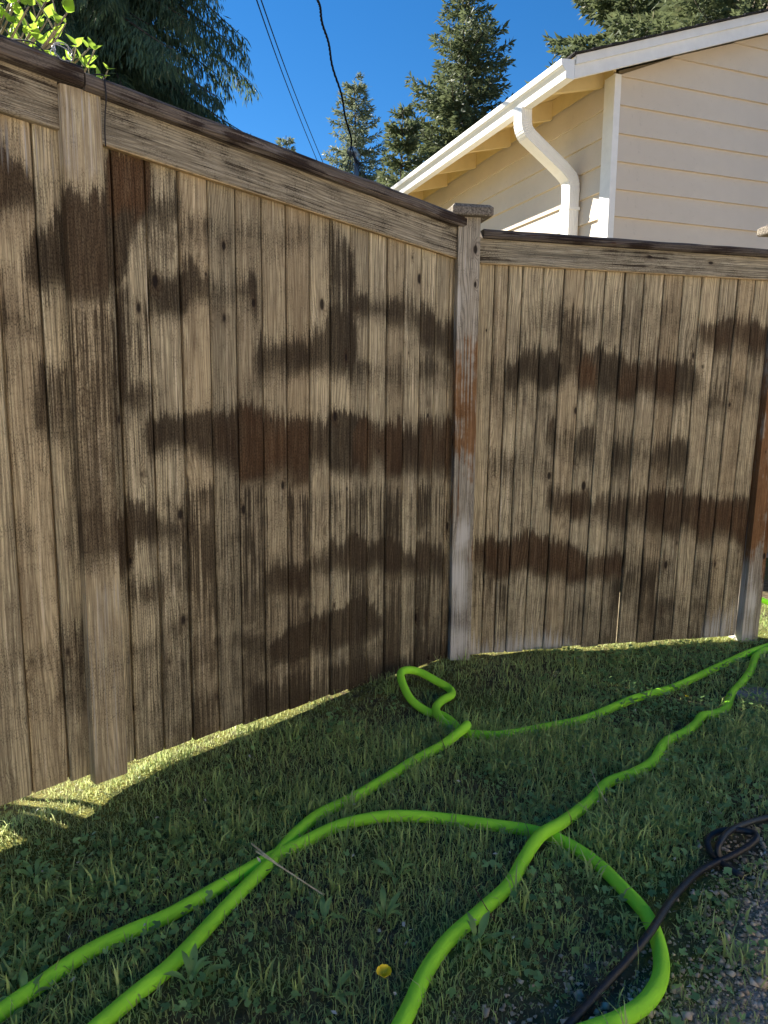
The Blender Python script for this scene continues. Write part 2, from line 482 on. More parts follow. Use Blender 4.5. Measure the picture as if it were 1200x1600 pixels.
# stains on the left run: (points x, upper edge, lower edge), strength, brown
STAINS_L = [
    ([(-80, 215, 350), (0, 225, 350), (30, 255, 330), (52, 290, 330)], .75, .25),
    ([(52, 345, 440), (75, 350, 450), (108, 300, 440)], 1.0, .1),
    ([(60, 560, 690), (85, 570, 700), (115, 560, 720)], .55, .1),
    ([(108, 298, 470), (190, 300, 455), (200, 300, 380)], .85, .15),
    ([(108, 470, 900), (150, 455, 900), (190, 430, 880)], .45, .25),
    ([(172, 235, 355), (200, 235, 350), (228, 240, 330)], .85, .95),
    ([(160, 790, 905), (190, 800, 915), (204, 800, 880)], .95, .25),
    ([(228, 330, 345), (232, 425, 480), (262, 430, 485), (288, 425, 490)], .95, .05),
    ([(228, 290, 350), (255, 300, 360), (276, 310, 350)], .55, .05),
    ([(290, 400, 475), (330, 435, 480), (372, 430, 470), (400, 420, 500)], .62, .05),
    ([(405, 525, 590), (440, 530, 590), (486, 525, 570)], .8, .05),
    ([(486, 515, 590), (517, 515, 590)], .95, .05),
    ([(517, 350, 560), (549, 380, 600)], .68, .1),
    ([(517, 470, 590), (549, 500, 590)], .95, .05),
    ([(549, 455, 500), (580, 462, 500), (610, 465, 505), (636, 465, 505)], .95, .05),
    ([(634, 435, 520), (660, 480, 530)], .75, .02),
    ([(660, 490, 545), (690, 500, 560), (712, 500, 570)], .9, .1),
    ([(236, 648, 695), (265, 640, 690), (292, 645, 700)], 1.0, .12),
    ([(296, 655, 705), (312, 650, 715), (336, 655, 720)], .85, .1),
    ([(336, 645, 720), (370, 640, 735), (380, 640, 735)], 1.05, .5),
    ([(376, 640, 740), (395, 640, 745), (416, 645, 745)], 1.05, .8),
    ([(414, 640, 735), (451, 648, 740)], 1.0, .95),
    ([(450, 650, 740), (486, 650, 738)], 1.05, .65),
    ([(486, 650, 740), (516, 650, 735)], 1.1, .25),
    ([(515, 640, 740), (549, 650, 740)], 1.3, .05),
    ([(549, 660, 735), (578, 660, 735)], 1.1, .75),
    ([(577, 665, 730), (605, 665, 730)], .9, .6),
    ([(603, 660, 735), (632, 655, 738)], 1.1, .6),
    ([(630, 660, 735), (656, 660, 735)], 1.2, .3),
    ([(655, 660, 735), (700, 655, 745)], 1.1, .6),
    ([(196, 775, 845), (250, 790, 850), (300, 805, 850)], .68, .15),
    ([(0, 800, 880), (50, 810, 870)], .35, .3),
    ([(420, 885, 930), (455, 885, 925), (490, 870, 915), (520, 845, 905), (548, 835, 900), (575, 845, 900), (610, 840, 890), (650, 850, 900), (690, 850, 910)], 1.05, .2),
    ([(545, 840, 895), (576, 845, 895)], 1.0, .9),
    ([(576, 850, 890), (650, 855, 890)], .9, .6),
    ([(336, 995, 1020), (380, 990, 1020), (420, 1000, 1030)], .95, .05),
    ([(424, 1000, 1030), (452, 985, 1028), (480, 975, 1020), (510, 960, 1015), (540, 950, 1005), (556, 945, 995), (575, 945, 985), (592, 960, 980)], 1.55, .15),
    ([(540, 945, 985), (575, 945, 985)], 1.2, .55),
    ([(262, 930, 1015), (300, 935, 1010)], .6, .05),
    ([(205, 990, 1040), (255, 985, 1030)], .4, .25),
    ([(0, 1015, 1060), (55, 1010, 1060), (110, 1000, 1045)], .45, .4),
    ([(95, 960, 1110), (135, 950, 1120)], .65, .25),
    ([(395, 1070, 1130), (440, 1050, 1130), (520, 1040, 1120), (600, 1020, 1090), (700, 1000, 1070)], .75, .05),
    ([(300, 1090, 1190), (395, 1075, 1160)], .45, .05),
    ([(250, 760, 1250), (400, 760, 1200), (560, 760, 1140), (700, 760, 1100)], .42, .05),
    ([(-60, 400, 1300), (110, 400, 1300), (250, 500, 1250)], .14, .4),
]
STAINS_L += [
    ([(240, 805, 845), (330, 800, 840), (420, 800, 835)], .50, .1), ([(300, 905, 950), (420, 900, 945), (500, 905, 940)], .42, .05),
    ([(560, 555, 600), (640, 565, 610), (700, 560, 610)], .45, .05), ([(230, 340, 395), (360, 345, 395), (520, 350, 400)], .34, .1),
    ([(120, 600, 660), (240, 590, 640)], .40, .2), ([(0, 480, 540), (60, 490, 540)], .36, .3), ([(190, 900, 960), (300, 890, 950)], .45, .15),
]
STAINS_R = [
    ([(750, 600, 645), (860, 615, 650)], .38, .05), ([(1090, 590, 640), (1200, 600, 650)], .34, .1), ([(760, 700, 760), (860, 710, 765)], .38, .05),
    ([(900, 930, 980), (1100, 920, 975)], .44, .05), ([(830, 470, 520), (960, 475, 525), (1060, 470, 520)], .34, .05),
    ([(1096, 500, 540), (1130, 505, 545), (1160, 505, 555), (1215, 515, 565)], .95, .45),
    ([(750, 560, 640), (775, 560, 620)], .5, .05),
    ([(795, 560, 600), (812, 565, 605), (850, 565, 605), (872, 560, 600)], .85, .05),
    ([(858, 560, 605), (880, 560, 605)], .9, .05),
    ([(878, 470, 600), (900, 480, 600), (912, 560, 600)], .6, .05),
    ([(908, 562, 608), (938, 565, 606)], 1.05, .8),
    ([(936, 548, 610), (966, 555, 612)], 1.2, .05),
    ([(965, 565, 620), (1000, 568, 622), (1030, 575, 622), (1054, 578, 625)], 1.1, .5),
    ([(1050, 578, 615), (1085, 580, 612), (1092, 585, 610)], 1.0, .05),
    ([(860, 650, 720), (880, 660, 720), (930, 665, 730)], .5, .02),
    ([(955, 680, 740), (1000, 675, 745), (1075, 690, 750)], .5, .05),
    ([(860, 768, 792), (895, 770, 800), (925, 780, 802), (960, 778, 808), (1000, 782, 815), (1040, 770, 825), (1085, 770, 835)], 1.1, .4),
    ([(1005, 790, 815), (1035, 785, 815)], 1.0, .6),
    ([(1085, 770, 850), (1112, 785, 845), (1150, 785, 850), (1165, 790, 880)], 1.05, .7),
    ([(745, 845, 890), (775, 850, 893), (800, 850, 895), (830, 845, 900), (860, 850, 905), (890, 855, 900), (920, 865, 898), (950, 865, 895), (975, 862, 888)], 1.25, .62),
    ([(975, 865, 895), (1010, 870, 900), (1040, 880, 900)], .6, .05),
    ([(735, 880, 1040), (900, 880, 1030), (1000, 870, 1030), (1200, 840, 1030)], .32, .02),
    ([(735, 430, 900), (900, 430, 880), (1200, 430, 850)], .10, .05),
    ([(960, 880, 960), (1020, 880, 980)], .55, .02),
]
PALE_R = [([(728, 985, 1060), (770, 1000, 1060), (850, 985, 1060), (910, 1000, 1060)], .75, 0), ([(1100, 960, 1040), (1160, 930, 1040)], .6, 0)]
PALE_L = [([(-100, 165, 260), (80, 180, 290), (135, 170, 340)], .35, 0)]

def stain_eval(stains, px, py, up=28.0, dn=34.0, top=False):
    dark = np.zeros(len(px)); brown = np.zeros(len(px)); topn = np.full(len(px), .25)
    for pts, st, br in stains:
        xs = np.array([p[0] for p in pts], float)
        t = np.interp(px, xs, [p[1] for p in pts]); b = np.interp(px, xs, [p[2] for p in pts])
        e = 14.0
        mx = np.clip((px - (xs[0] - e)) / e, 0, 1) * np.clip(((xs[-1] + e) - px) / e, 0, 1)
        a = np.clip((py - (t - up)) / (2 * up), 0, 1); c = np.clip(((b + dn) - py) / (2 * dn), 0, 1)
        a = a * a * (3 - 2 * a); c = c * c * (3 - 2 * c)
        val = st * mx * a * c
        w = val > dark
        brown = np.where(w, br, brown)
        topn = np.where(w, np.clip(1.05 - (py - (t - up)) / np.maximum(b - t + up, 30), .12, 1), topn)
        dark = np.maximum(dark, val)
    return (dark, brown, topn) if top else (dark, brown)

def plank(name, c00, c10, c01, c11, normal, thick, nu, nv, mat, parent, fn=None, seed=0, wob=0.0012, warp=0.0015, rnd=0.003, tongue=None):
    """front face corners: across (0..1) then along (0..1)"""
    c00, c10, c01, c11 = [np.asarray(c, float) for c in (c00, c10, c01, c11)]
    normal = np.asarray(normal, float)
    W = np.linalg.norm(c10 - c00); Ln = np.linalg.norm(c01 - c00)
    e = min(0.25, 0.004 / W)
    us = np.concatenate([[0, e], np.linspace(0, 1, nu + 1)[1:-1], [1 - e, 1]])
    vs_ = np.linspace(0, 1, nv + 1)
    U, Vv = np.meshgrid(us, vs_)
    P = (c00 * (1 - U[..., None]) + c10 * U[..., None]) * (1 - Vv[..., None]) + (c01 * (1 - U[..., None]) + c11 * U[..., None]) * Vv[..., None]
    side = (c10 - c00) / W
    along = (c01 - c00) / Ln
    sd = seed * 17.3
    lw = vnoise(Vv * Ln * 5, np.full_like(Vv, sd), 5) * wob
    rw = vnoise(Vv * Ln * 5, np.full_like(Vv, sd + 50), 6) * wob
    P += side * (lw * (1 - U) + rw * U)[..., None]
    dep = vnoise(Vv * Ln * 1.5 + sd, U * 1.3, 8) * warp
    dep = np.where((U < 1e-6) | (U > 1 - 1e-6), dep - rnd, dep)
    endr = (Vv < 1e-6) | (Vv > 1 - 1e-6)
    dep = np.where(endr, dep - rnd * 0.6, dep)
    P += normal * dep[..., None]
    nuu = len(us); nvv = nv + 1
    front = P.reshape(-1, 3)
    Lb = P[:, 0] - normal * thick; Rb = P[:, -1] - normal * thick
    verts = np.concatenate([front, Lb, Rb])
    k = len(front)
    F = []
    for j in range(nv):
        for i in range(nuu - 1):
            a = j * nuu + i
            F.append((a, a + 1, a + 1 + nuu, a + nuu))
        F.append((k + j, j * nuu, (j + 1) * nuu, k + j + 1))
        r = k + nvv
        F.append((j * nuu + nuu - 1, r + j, r + j + 1, (j + 1) * nuu + nuu - 1))
        F.append((r + j, k + j, k + j + 1, r + j + 1))
    F.append(tuple([k] + [k + nvv] + list(range(nuu - 1, -1, -1))))
    F.append(tuple(list(range(nv * nuu, nv * nuu + nuu)) + [k + nvv + nv, k + nv]))
    u_m = U * W + sd; v_m = Vv * Ln + seed * 2.7
    uv = np.concatenate([np.stack([u_m, v_m], -1).reshape(-1, 2),
                         np.stack([u_m[:, 0] - thick, v_m[:, 0]], -1), np.stack([u_m[:, -1] + thick, v_m[:, -1]], -1)])
    if tongue is not None:
        # tongue that closes the joint with the next board, from row `tongue` up
        k2 = len(verts)
        rows = P[tongue:, -1]
        ex = []
        for q in rows:
            b = q - normal * .0125
            ex += [b - side * .001, b + side * .0115, b + side * .0115 - normal * .0045, b - side * .001 - normal * .0045]
        verts = np.concatenate([verts, ex])
        for j in range(len(rows) - 1):
            for i in range(4):
                a = k2 + j * 4 + i; b = k2 + j * 4 + (i + 1) % 4
                F.append((a, b, b + 4, a + 4))
        F.append((k2 + 3, k2 + 2, k2 + 1, k2)); e_ = k2 + 4 * (len(rows) - 1); F.append((e_, e_ + 1, e_ + 2, e_ + 3))
        uv = np.concatenate([uv, np.tile(uv[:1], (len(ex), 1))])
    col = np.zeros((len(verts), 3))
    if fn is not None:
        col = fn(verts)
    o = mk(name, verts, F, mat, parent, uv=uv, col=col, origin=(c00 + c10) / 2)
    return o

def stain_fn(stains, pale=(), base=0.0, rand=0.0, seed=0):
    def fn(verts):
        px, py = project(verts)
        jig = 4 * vnoise(px * 0.11 + seed * 7.7, py * 0.01, 31) + ((seed * 7919) % 17 - 8) * .75
        rag = 7 * vnoise(px * .045, py * .02, 33) + 4 * vnoise(px * .13 + seed, py * .04, 34)
        d, b, tp = stain_eval(stains, px, py + jig + rag, top=True)
        f = .62 + ((seed * 104729) % 23) / 23 * .58
        d *= f * np.clip(1.14 + .22 * vnoise(px * .021 + 5, py * .03, 35) + .12 * vnoise(px * .07, py * .06, 36), .5, 1.3)
        hz, _ = stain_eval(stains, px, py + jig * 2 + rag, 60, 80)
        blot = vnoise(px * .012 + 9, py * .011, 37) * .6 + vnoise(px * .035, py * .02, 38) * .4
        d = np.maximum(d, .46 * hz * np.clip(.75 + .6 * blot, .2, 1.1)) + .20 * np.clip(blot, -.4, 1)
        w = np.zeros(len(px))
        if pale:
            w, _ = stain_eval(pale, px, py + jig, 40, 20)
        d = np.maximum(d, base) + rand
        return np.stack([d, b * .72 * np.clip(d, 0, 1), w, tp], -1)
    return fn

NL3 = np.array([nl[0], nl[1], 0]); NR3 = np.array([nr[0], nr[1], 0])
fenceL = empty('wooden_fence', LP(-0.8, float(gz(*LP(-.8, 0)[:2]))))
tag(fenceL, 'long weathered board fence run from the left edge to the white-streaked corner post', 'fence', 'board fence runs')
fenceR = empty('wooden_fence', RP(0.6, float(gz(*RP(.6, 0)[:2]))))
tag(fenceR, 'shorter weathered board fence in front of the beige house, from corner post to right edge', 'fence', 'board fence runs')

# seams of the boards: position along the fence at the top and at the bottom
SEAM_L = [(-1.569, -1.602), (-1.472, -1.505), (-1.375, -1.411), (-1.281, -1.317), (-1.183, -1.218), (-1.089, -1.123), (-.993, -1.029), (-.898, -.935), (-.805, -.838), (-.707, -.744), (-.615, -.645), (-.524, -.549), (-.43, -.456), (-.336, -.359), (-.245, -.265), (-.151, -.173), (-.059, -.086), (.029, .001), (.075, .052)]
for k in range(14):
    SEAM_L.insert(0, (SEAM_L[0][0] - 0.096, SEAM_L[0][1] - 0.0965))
def ztopL(s): return CZ + 0.543 - 0.0615 * s
def zbotL(s): return CZ - 1.157 - 0.0600 * s
for i in range(len(SEAM_L) - 1):
    (a, ab), (b, bb) = SEAM_L[i], SEAM_L[i + 1]
    g = 0.0023 + 0.0020 * random.random()
    zb = zbotL((ab + bb) / 2) + random.uniform(-0.003, 0.003)
    zt = ztopL((a + b) / 2) + 0.10
    off = random.uniform(-0.0025, 0.0025)
    nv = 64
    plank('board', LP(ab + g, zb, off), LP(bb - g, zb, off), LP(a + g - (a - ab) * -0.06, zt, off), LP(b - g - (b - bb) * -0.06, zt, off), NL3, 0.018, 4, nv, M_WOOD, fenceL,
          stain_fn(STAINS_L, PALE_L, 0.0, random.uniform(-0.05, 0.07), i), seed=i + 1, tongue=0)

SEAM_R = [(-.065, -.088), (.023, 0.0), (.083, .062), (.147, .119), (.243, .208), (.34, .305), (.436, .403), (.533, .501), (.626, .594), (.722, .689), (.818, .791), (.914, .883), (1.008, .981), (1.103, 1.071), (1.195, 1.157), (1.287, 1.25), (1.382, 1.345)]
def ztopR(s): return CZ + 0.535 - 0.0160 * s
def zbotR(s): return CZ - 1.176 - 0.012 * s
for i in range(len(SEAM_R) - 1):
    (a, ab), (b, bb) = SEAM_R[i], SEAM_R[i + 1]
    g = 0.0021 + 0.0018 * random.random()
    zb = zbotR((ab + bb) / 2) + random.uniform(-0.006, 0.004)
    zt = ztopR((a + b) / 2) + 0.09
    off = random.uniform(-0.002, 0.002)
    g2 = g + (0.002 if i == 9 else 0)
    plank('board', RP(ab + g2, zb, off), RP(bb - g, zb, off), RP(a + g, zt, off), RP(b - g, zt, off), NR3, 0.018, 4, 64, M_WOOD, fenceR,
          stain_fn(STAINS_R, PALE_R, 0.0, random.uniform(-0.05, 0.06), i + 60), seed=i + 61, tongue=(9 if i == 8 else 0))

# rails on the far side
for zz in (0.35, 0.95, 1.45):
    plank('rail', LP(-2.9, zz + .12, -0.021), LP(-2.9, zz + .20, -0.021), LP(.0, zz - .06, -0.021), LP(.0, zz + .02, -0.021), NL3, 0.038, 1, 4, M_TRIM, fenceL, seed=100 + zz)
    plank('rail', RP(-.06, zz - .05, -0.021), RP(-.06, zz + .03, -0.021), RP(1.38, zz - .07, -0.021), RP(1.38, zz + .01, -0.021), NR3, 0.038, 1, 4, M_TRIM, fenceR, seed=110 + zz)

# wide trim board under the cap, in two lengths either side of the batten post
def trim_fn(seed):
    def fn(verts):
        px, py = project(verts)
        d = 0.08 + 0.42 * np.clip(vnoise(px * 0.02 + seed, py * 0.05, 41), 0, 1) + 0.2 * vnoise(px * 0.05, py * 0.08, 42)
        b = np.full(len(px), 0.1)
        return np.stack([np.clip(d, 0, .6), b, np.zeros(len(px))], -1)
    return fn
def band(fence, P, s0, s1, zt0, zt1, zb0, zb1, off, th, N3, seed, mat=None, nm='trim_board', nv=24):
    return plank(nm, P(s0, zt0, off), P(s0, zb0, off), P(s1, zt1, off), P(s1, zb1, off), N3, th, 3, nv, mat or M_TRIM, fence, trim_fn(seed), seed=seed)
TB = 0.004
band(fenceL, LP, -3.0, -1.508, ztopL(-3.0) + .118, ztopL(-1.508) + .118, ztopL(-3.0), ztopL(-1.508), .020, .018, NL3, 201)
band(fenceL, LP, -1.405, .062, ztopL(-1.405) + .118, ztopL(.062) + .118, ztopL(-1.405), ztopL(.062), .021, .018, NL3, 202, nv=40)
band(fenceR, RP, -.055, 1.37, ztopR(-.055) + .100, ztopR(1.37) + .100, ztopR(-.055), ztopR(1.37), .019, .017, NR3, 203, nv=40)
# fresh lower edges of the trims
for (P, fe, s0, s1, zt, off, sd) in ((LP, fenceL, -1.40, .05, ztopL, .0195, 1), (RP, fenceR, -.05, 1.365, ztopR, .0175, 2)):
    prism('trim_edge', [P(s0, zt(s0) - .0035, .003), P(s0, zt(s0) - .0035, off), P(s0, zt(s0) - .0005, off), P(s0, zt(s0) - .0005, .003)], P(s1, zt(s1), 0) - P(s0, zt(s0), 0), M_CUT, fe)

# cap rails
def cap(fence, P, s0, s1, z0, z1, o_front, o_back, th, N3, seed, nv=50):
    ex = 0.0
    # profile across: rounded front edge
    prof = [(-o_back, 0), (o_front - .008, 0), (o_front, .008), (o_front, th - .010), (o_front - .010, th), (-o_back, th)]
    ss_ = np.linspace(s0, s1, nv + 1)
    V = []; U = []; k = len(prof)
    acc = np.cumsum([0] + [math.dist(prof[i], prof[i + 1]) for i in range(k - 1)])
    for j, s in enumerate(ss_):
        t = j / nv
        z = z0 * (1 - t) + z1 * t
        for i, (o, h) in enumerate(prof):
            w = 0.003 * vnoise(np.array([s * 9]), np.array([seed + i * .9]), 51)[0]
            V.append(P(s, z + h + w * (0.6 if i in (2, 3, 4) else 0.1), o + w))
            U.append((acc[i] + seed * 3.1, s + seed))
    F = []
    for j in range(nv):
        for i in range(k):
            a = j * k + i; b = j * k + (i + 1) % k
            F.append((a, b, b + k, a + k))
    F.append(tuple(range(k))); F.append(tuple(nv * k + i for i in range(k - 1, -1, -1)))
    V = np.array(V)
    px, py = project(V)
    d = np.clip(0.25 + 0.6 * vnoise(px * .03 + seed, py * .07, 53), 0, .8)
    return mk('cap_rail', V, F, M_CAP, fence, uv=U, col=np.stack([d, 0 * d + .25, np.clip(vnoise(px * .06, py * .06, 54) - .62, 0, .5)], -1), origin=P(s0, z0, 0))
cap(fenceL, LP, -3.0, -1.455, ztopL(-3.0) + .108, ztopL(-1.455) + .108, .052, .075, .044, NL3, 1)
cap(fenceL, LP, -1.451, .078, ztopL(-1.451) + .103, ztopL(.078) + .116, .050, .075, .042, NL3, 2)
cap(fenceR, RP, -.048, 1.40, ztopR(-.048) + .094, ztopR(1.40) + .094, .046, .075, .034, NR3, 3)

# post behind the long run, its face stands proud of the boards
def box_plank(name, P, N3, s0t, s1t, s0b, s1b, zt, zb, off, depth, mat, parent, fn, seed, nv=60):
    zb0, zb1 = zb if isinstance(zb, tuple) else (zb, zb)
    return plank(name, P(s0b, zb0, off), P(s1b, zb1, off), P(s0t, zt, off), P(s1t, zt, off), N3, depth, 4, nv, mat, parent, fn, seed=seed, rnd=0.002)

def batten_fn(verts):
    px, py = project(verts)
    jig = 10 * vnoise(px * .12, py * .01, 61)
    d, b, tp = stain_eval([([(60, 300, 470), (200, 290, 480)], .9, .2), ([(60, 470, 830), (200, 470, 860)], .5, .2), ([(100, 780, 900), (210, 780, 880)], .62, .2), ([(100, 1000, 1130), (200, 1000, 1130)], .25, .05)], px, py + jig, 34, 34, top=True)
    w, _ = stain_eval([([(60, 120, 280), (170, 130, 290)], .45, 0), ([(80, 900, 1230), (200, 900, 1230)], .38, 0)], px, py + jig, 30, 20)
    return np.stack([d, b * np.clip(d, 0, 1), w, tp], -1)
zp = zbotL(-1.5) - 0.013
box_plank('post', LP, NL3, -1.506, -1.4065, -1.547, -1.453, ztopL(-1.455) + .105, (zp, zp - .004), .034, .033, M_WOOD, fenceL, batten_fn, 301)

def post_thing(parent, P, N3, d2, c_bot, c_top, w, zb, zt, stains, pale, seed, capw, lean=0.0):
    """square post: c_bot, c_top are the front-left corner on plan"""
    def fn(verts):
        px, py = project(verts)
        jig = 12 * vnoise(px * .15, py * .008, 71 + seed)
        jig = jig + 22 * vnoise(px * .28 + seed, py * .012, 74) + 10 * vnoise(px * .6, py * .05, 75)
        d, b = stain_eval(stains, px, py + jig, 70, 80)
        d = d * np.clip(.85 + .35 * vnoise(px * .1, py * .03, 76), .3, 1.1)
        d0 = np.where(b > .5, 0.0, d)
        g = np.where(b > .5, d, b)
        wv, _ = stain_eval(pale, px, py + jig, 50, 40)
        d0 = np.clip(d0 + .28 * np.clip(vnoise(px * .09 + 4, py * .022, 78) + .2, 0, 1), 0, 1)
        return np.stack([d0, g, wv * np.clip(.8 + .4 * vnoise(px * .2, py * .03, 79), .3, 1.1)], -1)
    d3 = np.array([d2[0], d2[1], 0.0])
    B0 = np.array([c_bot[0], c_bot[1], zb]); T0 = np.array([c_top[0], c_top[1], zt])
    # four faced post as one closed mesh with fine rows
    nv = 64
    ring = [np.zeros(3), d3 * w * .5, d3 * w, d3 * w - N3 * w, -N3 * w, -N3 * w * .5]
    ch = 0.003
    V = []; U = []
    for j in range(nv + 1):
        t = j / nv
        c = B0 * (1 - t) + T0 * t
        wv = 0.0015 * vnoise(np.array([t * 9.0]), np.array([seed * 3.0]), 77)[0]
        for i, r in enumerate(ring + [np.zeros(3)]):
            V.append(c + r + d3 * wv)
            U.append((seed * 5.3 + [0, .5, 1, 2, 3, 3.5, 4][i] * w, t * (zt - zb) + seed))
    k = 7
    F = [(j * k + i, j * k + i + 1, (j + 1) * k + i + 1, (j + 1) * k + i) for j in range(nv) for i in range(k - 1)]
    F.append(tuple(range(k - 1))[::-1]); F.append(tuple(nv * k + i for i in range(k - 1)))
    V = np.array(V)
    post = mk('post', V, F, M_POST, parent, uv=U, col=fn(V), origin=B0)
    # chamfered cap
    cx = T0 + d3 * w / 2 - N3 * w / 2
    h = capw / 2
    rows = [(h - .004, 0.0), (h, .004), (h, .030), (h - .012, .042), (h * .55, .047)]
    V = []
    for a, z in rows:
        for sx, sy in ((-1, 1), (1, 1), (1, -1), (-1, -1)):
            V.append(cx + d3 * sx * a + N3 * sy * a + np.array([0, 0, z + .0015 * random.uniform(-1, 1)]))
    F = [(3, 2, 1, 0)]
    for r in range(len(rows) - 1):
        for i in range(4):
            F.append((r * 4 + i, r * 4 + (i + 1) % 4, r * 4 + 4 + (i + 1) % 4, r * 4 + 4 + i))
    F.append(tuple(4 * (len(rows) - 1) + i for i in range(4)))
    V = np.array(V)
    uv = np.stack([V[:, 0] * 1.0 + V[:, 2], V[:, 1] * 1.0], -1)
    c = np.zeros((len(V), 3)); c[:, 0] = .25; c[:, 2] = .32
    mk('post_cap', V, F, M_LICH, post, uv=uv, col=c, origin=cx)
    return post

def lichen_material():
    k = NT('lichened_cap')
    tc = k.n('ShaderNodeTexCoord').outputs['Object']
    a = k.noise(tc, 55, 4, .65); b = k.noise(tc, 160, 3, .6); d = k.noise(tc, 22, 3, .6)
    c = k.mix(k.ss(b, .35, .65), (.10, .085, .070), (.26, .225, .18))
    c = k.mix(k.ss(a, .56, .70), c, (.36, .34, .26))
    c = k.mix(k.ss(d, .66, .74), c, (.50, .50, .42))
    k.set(c, .92, spec=.1); k.bump(a, .5, .004)
    return k.m
M_LICH = lichen_material()

# corner post
def unproj_D(u, v, D):
    r = ray(u, v); h = math.hypot(r[0], r[1]); return r[:2] * D / h
cb = unproj_D(703.5, 1033, 2.945); ct = unproj_D(717.5, 340, 2.945)
zt = CZ + 2.945 * ray(717.5, 338)[2] / math.hypot(*ray(717.5, 338)[:2])
zbp = CZ - 1.30
post_thing(fenceL, None, NR3, dr, cb, ct, .092, zbp, zt,
           [([(690, 545, 745), (760, 520, 720)], .95, .9), ([(690, 740, 890), (708, 740, 890)], .8, .9), ([(690, 735, 800), (760, 730, 770)], .45, .8), ([(735, 840, 905), (760, 840, 905)], .6, .9), ([(735, 430, 470), (760, 430, 470)], .6, .9),
            ([(690, 930, 1010), (704, 940, 1010)], .9, .05), ([(715, 960, 1015), (735, 970, 1015)], .5, .2)],
           [([(690, 380, 560), (718, 380, 540)], .6, 0), ([(705, 840, 1060), (728, 800, 1060)], .95, 0), ([(700, 400, 500), (760, 400, 520)], .35, 0)], 5, .168)
# end post of the right run
eb = RP(1.352, 0, .028)[:2]; et = RP(1.389, 0, .028)[:2]
post_thing(fenceR, None, NR3, dr, eb, et, .092, CZ - 1.32, CZ + .725,
           [([(1150, 560, 905), (1300, 560, 905)], 1.0, .95)],
           [([(1140, 860, 1040), (1178, 900, 1040)], .8, 0), ([(1130, 560, 900), (1166, 560, 900)], .35, 0)], 9, .168)

# ------------------------------------------------------------------ house
AG = math.radians(69.47)
HG = np.array([math.sin(AG), math.cos(AG)])      # along the gable wall, to the right
HW = np.array([-HG[1], HG[0]])                   # along the eave wall, away from the camera
HP = np.array([1.5468, 5.0693])

def H(s, t, z):
    """s along the gable, t along the eave wall, z above the ground datum at the camera"""
    p = HP + HG * s + HW * t
    return np.array([p[0], p[1], z])

def siding_material():
    k = NT('painted_lap_siding')
    tc = k.n('ShaderNodeTexCoord').outputs['Object']
    mp = k.n('ShaderNodeMapping'); k.l(tc, mp.inputs[0]); mp.inputs['Scale'].default_value = (3, 3, 40)
    a = k.noise(mp.outputs[0], 1.0, 4, .6)
    b = k.noise(tc, 1.6, 4, .65); d = k.noise(tc, 30, 4, .7)
    c = k.mix(k.ss(b, .3, .7), (.60, .52, .42), (.66, .575, .465))
    c = k.mix(k.math('MULTIPLY', k.ss(d, .60, .72), .22), c, (.30, .25, .19))
    k.set(c, .62, spec=.25); k.bump(k.math('ADD', a, k.math('MULTIPLY', d, .4)), .18, .003)
    return k.m
M_SIDE = siding_material()
M_WHITE = plain('white_painted_metal', (.80, .80, .78), .42, .4, .03, 14)
M_WHITEWOOD = plain('white_painted_wood', (.78, .77, .74), .6, .3, .04, 18, .1)
M_SOFFIT = plain('painted_soffit', (.68, .54, .28), .75, .2, .05, 8, .1)
M_SHINGLE = plain('asphalt_shingle', (.045, .043, .045), .95, .1, .3, 180, .5)
M_CONC = plain('concrete', (.22, .21, .20), .9, .1, .15, 30, .3)
M_GAP = plain('wall_sheathing', (.20, .16, .10), .9, .1, .1, 20)

house = empty('house', H(0, 0, -.3))
tag(house, 'beige house with lap siding, white gutter and downspout behind the right fence', 'house')
EXP = .1765
Z0 = CZ + 1.202
GL, WL = 7.0, 11.0           # lengths of the gable and the eave wall
PITCHR = .33
EO = .455                    # eave overhang to the fascia
RO = .18                     # rake overhang
def zroof(s): return CZ + 1.965 + PITCHR * (s + EO)          # underside of the roof deck at the gable plane

